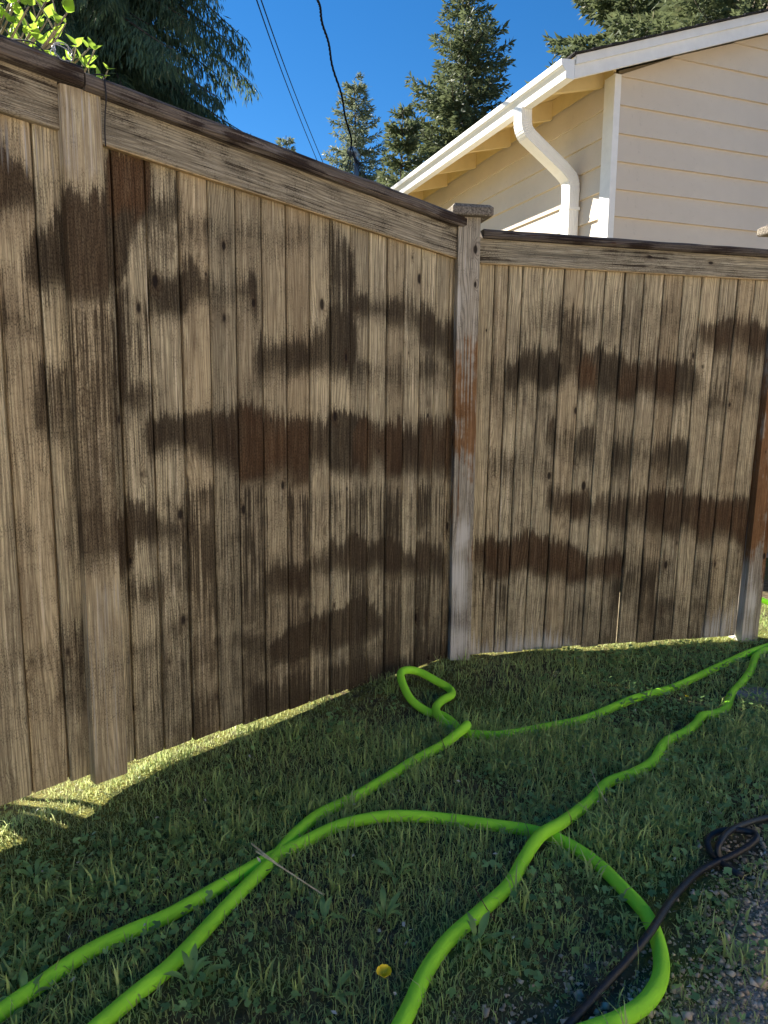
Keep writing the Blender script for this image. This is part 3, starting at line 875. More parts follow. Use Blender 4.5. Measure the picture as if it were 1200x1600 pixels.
def lap_wall(name, along0, along1, axis, parent):
    wall = None
    rows = range(-10, 18)
    # backing sheet
    if axis == 'g':
        pts = [H(0.02, .0, -.28), H(GL, .0, -.28), H(GL, .0, zroof(0) + .02), H(GL / 2, .0, zroof(GL / 2)), H(0.02, .0, zroof(0.02))]
        wall = prism(name, pts, np.array([HW[0], HW[1], 0]) * .1, M_GAP, parent)
    else:
        pts = [H(0, .02, -.28), H(0, WL, -.28), H(0, WL, zroof(0)), H(0, .02, zroof(0))]
        wall = prism(name, pts, np.array([HG[0], HG[1], 0]) * .1, M_GAP, parent)
    for r in rows:
        zb = Z0 + r * EXP
        zt = zb + EXP + .012
        if axis == 'g':
            ztop = zt
            if zb > zroof(GL / 2) - .12: continue
            s_lo = max(.008, (zb + .0 - zroof(0)) / PITCHR)
            s_hi = min(GL, GL - (zb - zroof(0)) / PITCHR) if zb > zroof(0) else GL
            st_lo = max(.008, (zt - zroof(0)) / PITCHR); st_hi = min(GL, GL - max(0, (zt - zroof(0)) / PITCHR))
            if st_hi < st_lo: st_lo = st_hi = GL / 2
            j = random.uniform(-.001, .001)
            a = [H(s_lo, -.0235 + j, zb), H(s_hi, -.0235 + j, zb), H(st_hi, -.004, zt), H(st_lo, -.004, zt)]
            b = [H(s_lo, -.002, zb), H(s_hi, -.002, zb), H(st_hi, -.0015, zt), H(st_lo, -.0015, zt)]
        else:
            if zt > zroof(0) + .02: zt = zroof(0) - .005
            if zb > zroof(0) - .03: continue
            j = random.uniform(-.001, .001)
            a = [H(-.0235 + j, WL, zb), H(-.0235 + j, .008, zb), H(-.004, .008, zt), H(-.004, WL, zt)]
            b = [H(-.002, WL, zb), H(-.002, .008, zb), H(-.0015, .008, zt), H(-.0015, WL, zt)]
        mk('siding_board', a + b, [(0, 1, 2, 3), (7, 6, 5, 4), (0, 4, 5, 1), (1, 5, 6, 2), (2, 6, 7, 3), (3, 7, 4, 0)], M_SIDE, wall, origin=a[0])
    return wall
lap_wall('gable_wall', 0, GL, 'g', house)
lap_wall('eave_wall', 0, WL, 'w', house)
# the two walls out of sight close the house
prism('rear_wall', [H(0.1, WL, -.28), H(GL, WL, -.28), H(GL, WL, zroof(0)), H(GL / 2, WL, zroof(GL / 2)), H(0.1, WL, zroof(.1))], np.array([HW[0], HW[1], 0]) * -.1, M_SIDE, house)
prism('far_wall', [H(GL, .1, -.28), H(GL, WL - .1, -.28), H(GL, WL - .1, zroof(0)), H(GL, .1, zroof(0))], np.array([HG[0], HG[1], 0]) * -.1, M_SIDE, house)
prism('foundation', [H(-.012, -.012, -.6), H(GL, -.012, -.6), H(GL, -.012, -.285), H(-.012, -.012, -.285)], np.array([HW[0], HW[1], 0]) * WL, M_CONC, house)
# corner trim: two boards
ctz = zroof(0) - .03
tr = prism('corner_trim', [H(-.032, -.034, -.27), H(.018, -.034, -.27), H(.018, -.003, -.27), H(-.001, -.003, -.27), H(-.001, .075, -.27), H(-.032, .075, -.27)], (0, 0, ctz + .27), M_WHITEWOOD, house)
# roof: two slopes with deck and shingles
roof = empty('roof', H(GL / 2, WL / 2, zroof(GL / 2))); roof.parent = house; roof.matrix_parent_inverse = Matrix.Translation(-WLOC[house.name])
def slope_sheet(name, s0, s1, t0, t1, up0, up1, mat, mirror=False):
    f = (lambda s: GL - s) if mirror else (lambda s: s)
    pts = [H(f(s0), t0, zroof(s0) + up0), H(f(s1), t0, zroof(s1) + up0), H(f(s1), t0, zroof(s1) + up1), H(f(s0), t0, zroof(s0) + up1)]
    return prism(name, pts, np.array([HW[0], HW[1], 0]) * (t1 - t0), mat, roof)
for mir in (False, True):
    slope_sheet('roof_deck', -EO + .003, GL / 2, -RO + .02, WL + RO, .08, .10, M_SOFFIT, mir)
    # shingle courses
    n = 30
    ds = (GL / 2 + EO + .03) / n
    for i in range(n):
        a = -EO - .03 + i * ds
        f = (lambda s: GL - s) if mir else (lambda s: s)
        w0 = -RO - .045 + random.uniform(-.008, .008)
        pts = [H(f(a), w0, zroof(a) + .1065), H(f(a + ds + .02), w0, zroof(a + ds + .02) + .1025), H(f(a + ds + .02), w0, zroof(a + ds + .02) + .1065), H(f(a), w0, zroof(a) + .1145)]
        prism('shingle_course', pts, np.array([HW[0], HW[1], 0]) * (WL + 2 * RO + .05), M_SHINGLE, roof)
# rake fascia (white barge board), with a thinner moulding along its top
def rake(name, s0, s1, lo, hi, t, th, mat, mir=False):
    f = (lambda s: GL - s) if mir else (lambda s: s)
    pts = [H(f(s0), t, zroof(s0) + lo), H(f(s1), t, zroof(s1) + lo), H(f(s1), t, zroof(s1) + hi), H(f(s0), t, zroof(s0) + hi)]
    return prism(name, pts, np.array([HW[0], HW[1], 0]) * th, mat, roof)
for mir in (False, True):
    rake('barge_board', -EO + .004, GL / 2, -.028, .098, -RO, .02, M_WHITEWOOD, mir)
    rake('barge_moulding', -EO + .004, GL / 2, .048, .1005, -RO - .016, .0155, M_WHITEWOOD, mir)
# soffit under the rake
slope_sheet('rake_soffit', -EO + .01, GL / 2, -RO + .021, -.021, .012, .0225, M_SOFFIT)
# eave: sub fascia, rafter tails
prism('fascia', [H(-EO, -RO + .022, zroof(-EO) - .02), H(-EO + .019, -RO + .022, zroof(-EO) - .02), H(-EO + .019, -RO + .022, zroof(-EO) + .078), H(-EO, -RO + .022, zroof(-EO) + .078)], np.array([HW[0], HW[1], 0]) * (WL + RO), M_WHITEWOOD, roof)
for i in range(18):
    t = .10 + i * .61
    if t > WL: break
    a, b = -EO + .0195, -.0195
    prism('rafter_tail', [H(a, t, zroof(a) - .015), H(b, t, zroof(b) - .055), H(b, t, zroof(b) + .0795), H(a, t, zroof(a) + .0795)], np.array([HW[0], HW[1], 0]) * .038, M_SOFFIT, roof)
prism('frieze', [H(-.022, .0, zroof(0) - .045), H(-.0245, .0, zroof(0) - .045), H(-.0245, .0, zroof(-.0245) + .0785), H(-.002, .0, zroof(-.0245) + .0785), H(-.002, .0, zroof(0) - .004), H(-.022, 0, zroof(0) - .004)], np.array([HW[0], HW[1], 0]) * WL, M_SOFFIT, roof)
# gutter: ogee section swept along the eave
def gutter():
    zb = zroof(-EO) - .035
    prof = [(-EO - .001, .0), (-EO - .062, .0), (-EO - .064, .012), (-EO - .064, .040), (-EO - .080, .062), (-EO - .094, .072), (-EO - .098, .090), (-EO - .098, .106), (-EO - .092, .106), (-EO - .092, .092), (-EO - .074, .070), (-EO - .058, .044), (-EO - .058, .006), (-EO - .005, .006), (-EO - .005, .115), (-EO - .001, .115)]
    t0, t1 = -RO - .002, WL + RO
    g = prism('gutter', [H(s, t0, zb + h) for s, h in prof], np.array([HW[0], HW[1], 0]) * (t1 - t0), M_WHITE, roof)
    out = prof[:9]
    prism('gutter_end', [H(s, t0 - .003, zb + h) for s, h in [(-EO - .001, .114)] + out], np.array([HW[0], HW[1], 0]) * .0025, M_WHITE, g)
    return zb
gzb = gutter()
# downspout: ribbed rectangular pipe with two elbows
def downspout():
    t = .36
    pth = [H(-EO - .032, t, gzb + .012), H(-EO - .032, t, gzb - .035), H(-EO - .032, t, gzb - .085), H(-EO - .020, t, gzb - .125), H(-EO + .005, t, gzb - .155),
           H(-.17, t, gzb - .335), H(-.125, t, gzb - .37), H(-.085, t, gzb - .405), H(-.072, t, gzb - .45), H(-.072, t, gzb - .52), H(-.072, t, gzb - 1.2), H(-.072, t, -.1)]
    P = []
    for i in range(len(pth) - 1):
        n = 6 if i in (2, 3, 5, 6, 7) else (10 if i == 4 else 3)
        for q in range(n): P.append(pth[i] * (1 - q / n) + pth[i + 1] * (q / n))
    P.append(pth[-1])
    P = np.array(P)
    # soften the corners of the centre line
    for _ in range(3):
        Q = P.copy(); Q[1:-1] = (P[:-2] + 2 * P[1:-1] + P[2:]) / 4; P = Q
    T = np.gradient(P, axis=0); T /= np.linalg.norm(T, axis=1)[:, None]
    wv = np.array([HW[0], HW[1], 0])
    a, b = .052, .042
    def sect(k):
        pts = []
        nn = 6
        for (x0, y0, x1, y1) in ((-a, -b, a, -b), (a, -b, a, b), (a, b, -a, b), (-a, b, -a, -b)):
            for q in range(nn * 2):
                f = q / (nn * 2)
                x, y = x0 + (x1 - x0) * f, y0 + (y1 - y0) * f
                r = 1 - .045 * (q % 2 == 1)
                pts.append((x * (1 - .06 * (abs(x) > a * .95 and abs(y) > b * .95)), y * r if abs(x1 - x0) > 1e-6 else y) if abs(x1 - x0) > 1e-6 else (x * r, y))
        return pts
    sec = sect(0)
    V = []; k = len(sec)
    bend = np.zeros(len(P))
    cur = np.zeros(len(P)); cur[1:-1] = np.linalg.norm(T[2:] - T[:-2], axis=1)
    for i in range(len(P)):
        n2 = np.cross(wv, T[i])
        crimp = 1 + (.035 * (i % 2) if cur[i] > .05 else 0)
        for x, y in sec:
            V.append(P[i] + wv * x * crimp + n2 * y * crimp)
    F = [(i * k + j, i * k + (j + 1) % k, (i + 1) * k + (j + 1) % k, (i + 1) * k + j) for i in range(len(P) - 1) for j in range(k)]
    F.append(tuple(range(k))); F.append(tuple((len(P) - 1) * k + j for j in range(k - 1, -1, -1)))
    d = mk('downspout', V, F, M_WHITE, house, origin=pth[0])
    for z in (gzb - .62, gzb - 1.5):
        prism('strap', [H(-.118, t - .058, z), H(-.118, t + .058, z), H(-.024, t + .058, z), H(-.024, t - .058, z)], (0, 0, .022), M_WHITE, d)
downspout()
# added concrete path along the eave wall, bounces warm sunlight onto wall and soffit
pth = mk('path', [H(-1.75, -1.5, -.235), H(-.05, -1.5, -.235), H(-.05, 11, -.30), H(-1.75, 11, -.30), H(-1.75, -1.5, -.4), H(-.05, -1.5, -.4), H(-.05, 11, -.5), H(-1.75, 11, -.5)], [(0, 1, 2, 3), (7, 6, 5, 4), (0, 4, 5, 1), (1, 5, 6, 2), (2, 6, 7, 3), (3, 7, 4, 0)], plain('bounce_concrete', (.60, .48, .28), .9, .1, .12, 20, .2))
tag(pth, kind='structure')

# added house behind the photographer, out of view, bounces sunlight onto fence and lawn
def bounce_house():
    o2 = PL + nl * 5.6
    def Q(s, t, z):
        p = o2 + dl * s + nl * t
        return np.array([p[0], p[1], z])
    t = empty('house', Q(-2.5, 0, 0))
    tag(t, 'unseen beige lap-sided house added behind the camera to bounce sunlight onto the long fence', 'house')
    n3 = np.array([nl[0], nl[1], 0]); s0, s1 = -8.0, 3.0
    wall = prism('wall', [Q(s0, .02, -.5), Q(s1, .02, -.5), Q(s1, .02, 2.75), Q(s0, .02, 2.75)], n3 * .12, M_GAP, t)
    for i in range(18):
        zb = -.25 + i * .1765; zt = min(zb + .188, 2.75)
        a = [Q(s0, .002, zb), Q(s1, .002, zb), Q(s1, .016, zt), Q(s0, .016, zt)]
        b = [Q(s0, .019, zb), Q(s1, .019, zb), Q(s1, .019, zt), Q(s0, .019, zt)]
        if zt - zb < .02: continue
        mk('siding_board', a + b, [(3, 2, 1, 0), (4, 5, 6, 7), (0, 1, 5, 4), (1, 2, 6, 5), (2, 3, 7, 6), (3, 0, 4, 7)], M_SIDE, wall, origin=a[0])
    for wc in (-5.5, -1.2):
        f = prism('window', [Q(wc - .7, -.03, 1.0), Q(wc + .7, -.03, 1.0), Q(wc + .7, -.03, 2.1), Q(wc - .7, -.03, 2.1)], n3 * .03, M_WHITEWOOD, t)
        for k in (-.33, .33):
            prism('pane', [Q(wc + k - .29, -.036, 1.08), Q(wc + k + .29, -.036, 1.08), Q(wc + k + .29, -.036, 2.02), Q(wc + k - .29, -.036, 2.02)], n3 * .005, M_GLASS, f)
    for a, b, z0, z1 in ((-.75, 3.6, 2.66, 3.75), (7.95, 3.6, 2.66, 3.75)):
        prism('roof', [Q(s0 - .4, a, z0), Q(s0 - .4, b, z1), Q(s0 - .4, b, z1 + .1), Q(s0 - .4, a, z0 + .1)], np.array([dl[0], dl[1], 0]) * (s1 - s0 + .8), M_SHINGLE, t)
    for sgn in (s0, s1):
        prism('end_wall', [Q(sgn, .15, -.5), Q(sgn, 7.0, -.5), Q(sgn, 7.0, 2.7), Q(sgn, 3.6, 3.7), Q(sgn, .15, 2.74)], np.array([dl[0], dl[1], 0]) * (.1 if sgn < 0 else -.1), M_SIDE, t)
M_GLASS = plain('window_glass', (.03, .035, .04), .06, .6, .02, 3)
bounce_house()

# neighbour's roof beyond the corner, with the service mast on it
nb = empty('neighbour_house', (0.6, 13.5, -.6))
tag(nb, 'distant house of which only a low dark shingle roof shows above the fence', 'house')
def box(name, lo, hi, mat, parent=None):
    (x0, y0, z0), (x1, y1, z1) = lo, hi
    return mk(name, [(x0, y0, z0), (x1, y0, z0), (x1, y1, z0), (x0, y1, z0), (x0, y0, z1), (x1, y0, z1), (x1, y1, z1), (x0, y1, z1)], BOXF, mat, parent, origin=((x0 + x1) / 2, (y0 + y1) / 2, z0))
box('wall', (-2.4, 12.2, -.6), (1.9, 17.0, 4.15), M_SIDE, nb)
M_NROOF = plain('old_shingle_roof', (.085, .080, .082), .95, .1, .35, 90, .5)
for sgn in (1, -1):
    n = 14
    for i in range(n):
        ya = 11.8 + i * (2.85 / n) if sgn > 0 else 17.4 - i * (2.75 / n)
        yb = ya + sgn * (2.85 / n + .03)
        za = 4.09 + i * .062; zb_ = za + .066
        prism('shingle_course', [(-2.8, ya, za), (-2.8, yb, zb_), (-2.8, yb, zb_ + .012), (-2.8, ya, za + .03)], (5.0, 0, 0), M_NROOF, nb)

# ------------------------------------------------------------------ trees
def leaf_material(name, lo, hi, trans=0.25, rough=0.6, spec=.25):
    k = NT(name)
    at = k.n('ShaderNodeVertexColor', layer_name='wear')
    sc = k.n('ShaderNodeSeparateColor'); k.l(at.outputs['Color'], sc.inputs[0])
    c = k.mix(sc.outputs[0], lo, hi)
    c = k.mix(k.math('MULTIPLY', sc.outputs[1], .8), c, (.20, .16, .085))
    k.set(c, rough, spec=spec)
    tr = k.n('ShaderNodeBsdfTranslucent')
    k.l(k.mix(.5, c, tuple(min(1, x * 2.2) for x in hi)), tr.inputs['Color'])
    mx = k.n('ShaderNodeMixShader'); mx.inputs[0].default_value = trans
    k.l(k.b.outputs[0], mx.inputs[1]); k.l(tr.outputs[0], mx.inputs[2])
    k.l(mx.outputs[0], k.out.inputs['Surface'])
    return k.m

def bark_material(name, a, b):
    k = NT(name)
    tc = k.n('ShaderNodeTexCoord').outputs['Object']
    mp = k.n('ShaderNodeMapping'); k.l(tc, mp.inputs[0]); mp.inputs['Scale'].default_value = (14, 14, 3)
    n1 = k.noise(mp.outputs[0], 1.0, 5, .65)
    k.set(k.mix(k.ss(n1, .35, .65), a, b), .95, spec=.1); k.bump(n1, .8, .03)
    return k.m
M_BARK = bark_material('conifer_bark', (.05, .038, .028), (.15, .115, .09))
M_BARKP = bark_material('pale_bark', (.15, .12, .095), (.36, .30, .25))
M_SPRUCE = leaf_material('spruce_needles', (.034, .056, .032), (.17, .20, .095), .22)
M_FIR = leaf_material('fir_needles', (.075, .11, .085), (.22, .25, .15), .25)
M_CEDAR = leaf_material('cedar_sprays', (.035, .062, .046), (.13, .19, .095), .3)

def cards(base, dirs, length, width, jitter, rg):
    """diamond shaped needle sprays: base (n,3), dirs (n,3)"""
    n = len(base)
    d = dirs + rg.normal(0, jitter, (n, 3)); d /= np.linalg.norm(d, axis=1)[:, None] + 1e-9
    r = rg.normal(0, 1, (n, 3)); s = np.cross(d, r); s /= np.linalg.norm(s, axis=1)[:, None] + 1e-9
    L = length * rg.uniform(.6, 1.35, n)[:, None]; W = width * rg.uniform(.6, 1.3, n)[:, None]
    V = np.stack([base, base + d * L * .45 + s * W * .5, base + d * L, base + d * L * .5 - s * W * .5], 1)
    return V.reshape(-1, 3)

def conifer(name, label, base, height, radius, start, nb, mat, seed, style='spruce', card=(.16, .05), dens=1.0, bark=None, trunk_r=None, group=None, power=.85, clip=None):
    rg = np.random.default_rng(seed)
    base = np.array(base, float)
    t = empty(name, base); tag(t, label, 'tree', group)
    tr = trunk_r or height * .017
    hs = np.linspace(0, 1, 14)
    path = np.stack([base[0] + .05 * np.sin(hs * 5 + seed), base[1] + .05 * np.cos(hs * 4), base[2] - .2 + hs * (height + .1)], -1)
    tube('trunk', path, np.maximum(tr * (1 - hs) ** .8, .012), bark or M_BARK, t, 10)
    B = []; D = []; T0 = []; tw = []
    gold = 2.399963
    for i in range(nb):
        f = start + (1 - start) * ((i + rg.random()) / nb)
        if style == 'spruce': f = (np.floor(f * height / .42) * .42 + rg.normal(0, .05)) / height
        f = min(max(f, .02), .995)
        h = f * height
        r = radius * ((1 - f) / (1 - start)) ** power * rg.uniform(.62, 1.15) + .10
        if style == 'cedar': r = radius * min(1.0, ((1 - f) / (1 - start)) ** power * 1.1) * rg.uniform(.7, 1.12) + .1
        az = i * gold + rg.normal(0, .25)
        out = np.array([math.sin(az), math.cos(az), 0.0])
        side = np.array([out[1], -out[0], 0.0])
        n = int(max(5, r / .09))
        tt = np.linspace(.06, 1, n)
        if style == 'cedar':
            drop = -.15 * r * tt + -.55 * r * tt ** 2 + .18 * r * tt ** 4
        else:
            drop = (.22 * f - .30) * r * tt + .13 * r * tt ** 3 + .25 * f * r * tt
        P = base + out * (r * tt)[:, None] + np.array([0, 0, 1.0]) * (h + drop)[:, None] + side * (.06 * r * np.sin(tt * 3 + i))[:, None]
        tw.append(P)
        Td = np.gradient(P, axis=0); Td /= np.linalg.norm(Td, axis=1)[:, None]
        shade = rg.uniform(-.12, .12)
        for j in range(n):
            sub = (.10 + .42 * r * (1 - tt[j]) * (.35 + tt[j])) if style != 'cedar' else (.12 + .25 * r * (1.15 - tt[j]))
            for sg in (-1, 1):
                m = max(2, int(sub / .075 * dens))
                q = (np.arange(m) + rg.random(m)) / m
                if style == 'cedar':
                    dirv = side * sg * .75 + Td[j] * .45
                    pts = P[j] + dirv * (sub * q)[:, None] + np.array([0, 0, -1]) * (sub * (.15 * q + 1.0 * q ** 2))[:, None]
                    dd = dirv * .35 + np.array([0, 0, -1.0]) * (.55 + .8 * q)[:, None]
                else:
                    dirv = side * sg * .8 + Td[j] * .75
                    pts = P[j] + dirv * (sub * q)[:, None] + np.array([0, 0, -1]) * (sub * (.10 * q + .30 * q ** 2))[:, None]
                    dd = np.tile(dirv + np.array([0, 0, -.15]), (m, 1))
                rep_ = 5 if style == 'cedar' else 3
                for _ in range(rep_):
                    B.append(pts + rg.normal(0, .022, pts.shape)); D.append(dd)
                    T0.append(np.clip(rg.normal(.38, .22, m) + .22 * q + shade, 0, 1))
    B = np.concatenate(B); D = np.concatenate(D); T0 = np.concatenate(T0)
    if clip is not None:
        keep = clip(B); B, D, T0 = B[keep], D[keep], T0[keep]
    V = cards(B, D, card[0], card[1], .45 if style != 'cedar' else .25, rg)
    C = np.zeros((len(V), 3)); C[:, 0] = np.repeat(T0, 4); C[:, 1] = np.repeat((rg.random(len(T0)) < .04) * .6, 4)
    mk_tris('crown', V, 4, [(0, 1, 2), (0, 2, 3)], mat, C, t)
    parts = [tube_arrays(P, np.linspace(.022 if style != 'cedar' else .03, .005, len(P)), 4, False) for P in tw]
    Vb, Fb, Ub = join_arrays(parts)
    tag(mk('branches', Vb, Fb, bark or M_BARK, t, smooth=True), kind='stuff')
    return t

def px_at(u, v, dist):
    r = ray(u, v); h = math.hypot(r[0], r[1]); p = r * dist / h
    return np.array([p[0], p[1], p[2] + CZ])

G_ = 'conifers behind the fence'
p = px_at(725, 300, 22.0); top = px_at(735, -40, 22.0)
conifer('spruce_tree', 'tall dark spruce with level branches, centre of the sky, behind the white gutter', (p[0], p[1], -.9), top[2] + .9, 4.4, .12, 250, M_SPRUCE, 3, card=(.17, .055), dens=.9, group=G_)
p = px_at(556, 300, 27.0); top = px_at(562, 118, 27.0)
conifer('fir_tree', 'slender pale blue-green fir above the low dark roof, just left of the tall spruce', (p[0], p[1], -.9), top[2] + .9, 2.7, .10, 240, M_FIR, 5, card=(.17, .05), dens=.8, group=G_, power=.75)
p = px_at(628, 300, 20.0); top = px_at(626, 165, 20.0)
conifer('spruce_tree', 'small spruce tucked between the pale fir and the tall spruce', (p[0], p[1], -.9), top[2] + .9, 2.1, .10, 190, M_SPRUCE, 8, card=(.17, .055), dens=.9, group=G_)
p = px_at(447, 300, 30.0); top = px_at(447, 208, 30.0)
conifer('fir_tree', 'tip of a small far conifer peeping over the left fence below the two thin cables', (p[0], p[1], -.9), top[2] + .9, 2.0, .2, 130, M_FIR, 9, card=(.17, .05), dens=.8, group=G_)
p = px_at(1015, 100, 19.0)
conifer('spruce_tree', 'broad dark spruce rising behind the house roof at the upper right', (p[0], p[1], -.9), 16.5, 3.75, .15, 300, M_SPRUCE, 13, card=(.19, .065), dens=1.0, group=G_, power=.7)
p = px_at(1150, 60, 15.5)
conifer('spruce_tree', 'conifer with a bare pale trunk above the house roof, at the top right corner', (p[0], p[1], -.9), 15.5, 3.4, .22, 210, M_SPRUCE, 17, card=(.17, .055), dens=.85, bark=M_BARKP, trunk_r=.22, group=G_, power=.6)
p = px_at(150, 100, 14.0)
conifer('cedar_tree', 'big dark cedar with drooping sprays filling the upper left above the fence', (p[0], p[1], -.5), 15.5, 3.05, .12, 330, M_CEDAR, 21, style='cedar', card=(.16, .024), dens=1.15, group=G_, power=.45)

# ------------------------------------------------------------------ lilac shrub over the left fence
M_TWIG = bark_material('twig_bark', (.14, .11, .075), (.34, .29, .20))
M_LILAC = leaf_material('lilac_leaf', (.16, .28, .030), (.30, .44, .055), .45, .45)
def leaf_mesh(name, L, W, mat, fold=.22, curl=.18):
    prof = [(0, 0), (.10, .30), (.28, .50), (.50, .42), (.75, .22), (1, 0)]
    V = []; F = []
    for t, w in prof:
        V.append((0, t * L, -curl * L * t * t)); V.append((w * W, t * L, fold * w * W - curl * L * t * t)); V.append((-w * W, t * L, fold * w * W - curl * L * t * t))
    for i in range(len(prof) - 1):
        a = i * 3; b = a + 3
        F += [(a, a + 1, b + 1, b), (a, b, b + 2, a + 2)]
    me = bpy.data.meshes.new(name)
    me.from_pydata(V, [], F)
    at = me.color_attributes.new('wear', 'FLOAT_COLOR', 'POINT')
    t0 = random.random()
    for i in range(len(V)): at.data[i].color = (t0, 0, 0, 1)
    me.polygons.foreach_set('use_smooth', np.ones(len(me.polygons), bool))
    me.materials.append(mat); me.update()
    return me

def place_leaf(name, me, loc, d, up, scale, parent):
    d = Vector(d).normalized(); up = Vector(up)
    x = d.cross(up)
    if x.length < 1e-3: x = d.cross(Vector((1, .2, 0)))
    x.normalize(); z = x.cross(d)
    m = Matrix((x, d, z)).transposed().to_4x4()
    o = bpy.data.objects.new(name, me)
    link(o, parent, at=tuple(loc))
    o.matrix_basis = Matrix.Translation(Vector(loc)) @ m @ Matrix.Diagonal((scale, scale, scale, 1))
    return o

def shrub():
    rg = random.Random(4)
    base = np.array([-1.75, 2.05, float(gz(-1.75, 2.05))])
    t = empty('lilac_shrub', base)
    tag(t, 'shrub with fresh bright green leaves on bare twigs, leaning over the upper left fence', 'shrub')
    leaves = [leaf_mesh('leaf', .050, .034, M_LILAC, rg.uniform(.12, .4), rg.uniform(.0, .35)) for _ in range(6)]
    small = [leaf_mesh('leaf', .032, .016, M_LILAC, .3, .1) for _ in range(3)]
    # tips where twigs end, in photograph pixels, on a plane some way behind the fence
    tips = [(30, 25), (70, 5), (105, 20), (60, 45), (95, 40), (120, 70), (148, 78), (140, 75), (20, 60), (5, 30), (85, 60), (45, 10), (112, 95), (155, 125), (-30, 20), (-60, 40), (-20, -30), (40, -30), (90, -35), (-80, -10), (-110, 30), (15, 5), (75, 30), (130, 100)]
    parts = []
    for (u, v) in tips:
        D = rg.uniform(2.30, 2.62)
        tip = px_at(u, v, D)
        root = base + np.array([rg.uniform(-.08, .08), rg.uniform(-.08, .08), .05])
        mid = np.array([base[0] * .55 + tip[0] * .45, base[1] * .5 + tip[1] * .5, base[2] + (tip[2] - base[2]) * .72]) + np.array([rg.uniform(-.1, .05), rg.uniform(0, .12), 0])
        path = catmull([root, root * .4 + mid * .6 + np.array([0, .04, .1]), mid, mid * .4 + tip * .6 + np.array([rg.uniform(-.04, .04), 0, rg.uniform(-.02, .03)]), tip], 7)
        parts.append(tube_arrays(path, np.linspace(.011, .0022, len(path)), 6))
        dirn = path[-1] - path[-4]; dirn /= np.linalg.norm(dirn)
        for q in range(rg.randint(4, 7)):
            k = len(path) - 1 - int(q * 1.1)
            if q < 2: k = len(path) - 1
            o = Vector((rg.uniform(-1, 1), rg.uniform(-1, .6), rg.uniform(-.3, .9)))
            d = Vector(dirn) * .5 + o * .9
            me = rg.choice(leaves) if rg.random() < .72 else rg.choice(small)
            place_leaf('leaf', me, path[k] + np.array(o) * .004, d, (rg.uniform(-.4, .4), rg.uniform(-.5, .5), 1), rg.uniform(.6, 1.05), t)
        # side twiglets
        for q in range(3):
            k = int(len(path) * rg.uniform(.68, .95))
            e = path[k] + np.array([rg.uniform(-.07, .09), rg.uniform(-.05, .05), rg.uniform(.02, .10)])
            parts.append(tube_arrays(catmull([path[k], (path[k] + e) / 2 + np.array([.008, 0, -.006]), e], 3), [.003, .003, .0027, .0025, .0022, .002, .0015], 5))
            for _ in range(rg.randint(1, 3)):
                o = Vector((rg.uniform(-1, 1), rg.uniform(-1, .6), rg.uniform(-.2, 1)))
                place_leaf('leaf', rg.choice(leaves + small), e, o, (rg.uniform(-.4, .4), rg.uniform(-.5, .5), 1), rg.uniform(.4, .8), t)
    V, F, U = join_arrays(parts)
    mk('stems', V, F, M_TWIG, t, smooth=True)
shrub()

# ------------------------------------------------------------------ wires and service mast
M_CABLE = plain('black_cable', (.022, .020, .024), .6, .3, .1, 40)
M_STEEL = plain('galvanised_steel', (.42, .43, .45), .45, .5, .12, 30, metal=.6)
mp_ = px_at(557, 296, 11.9)
mast = empty('service_mast', (mp_[0], mp_[1], 3.2))
tag(mast, 'grey metal service mast with weatherhead and drip loops rising above the fence', 'mast')
mt = px_at(553, 246, 11.9)
tube('pipe', [(mp_[0], mp_[1], 3.0), (mp_[0], mp_[1], mt[2] - .05)], .038, M_STEEL, mast, 14)
h0 = np.array([mp_[0], mp_[1], mt[2] - .06])
tube('weatherhead', catmull([h0, h0 + [0, 0, .07], h0 + [-.02, -.02, .13], h0 + [-.07, -.06, .14], h0 + [-.11, -.10, .10]], 5), [.045] * 6 + list(np.linspace(.05, .062, 10)) + [.06, .06, .055, .05, .045], M_STEEL, mast, 14)
end = px_at(549, 226, 11.7)
for i, (du, dv) in enumerate([(-16, 34), (-10, 44), (-3, 40), (14, 46), (20, 40), (24, 54), (8, 28)]):
    a = px_at(549 + du * .3, 226 + dv * .45, 11.7); b = px_at(549 + du, 226 + dv, 11.72); c = px_at(553 + du * .6, 240 + dv * .5, 11.78)
    tube('drip_loop', catmull([end, a, b, c, h0 + np.array([-.09, -.07, .12])], 6), .005, M_CABLE, mast, 6)
def twisted(path, r, turns):
    parts = []
    path = np.asarray(path)
    n = len(path)
    for ph in (0, 2.09, 4.19):
        ang = np.linspace(0, turns * 2 * math.pi, n) + ph
        T = np.gradient(path, axis=0); T /= np.linalg.norm(T, axis=1)[:, None]
        N = np.cross(T, [0, 1.0, .1]); N /= np.linalg.norm(N, axis=1)[:, None]; B = np.cross(T, N)
        parts.append(tube_arrays(path + (np.cos(ang)[:, None] * N + np.sin(ang)[:, None] * B) * r * 1.1, r, 6))
    return join_arrays(parts)
sp = [px_at(549, 226, 11.7), px_at(536, 165, 10.8), px_at(517, 85, 9.9), px_at(500, 20, 9.1), px_at(487, -25, 8.5), px_at(470, -90, 7.8), px_at(440, -220, 6.6)]
cpth = catmull(sp, 30); cpth[:, 0] += .012 * np.sin(np.arange(len(cpth)) * .21) + .008 * np.sin(np.arange(len(cpth)) * .083)
V, F, U = twisted(cpth, .0078, 20)
o = mk('service_cable', V, F, M_CABLE, smooth=True)
tag(o, 'thick twisted black power cable dropping from the top edge to the mast', 'cable', 'overhead cables')
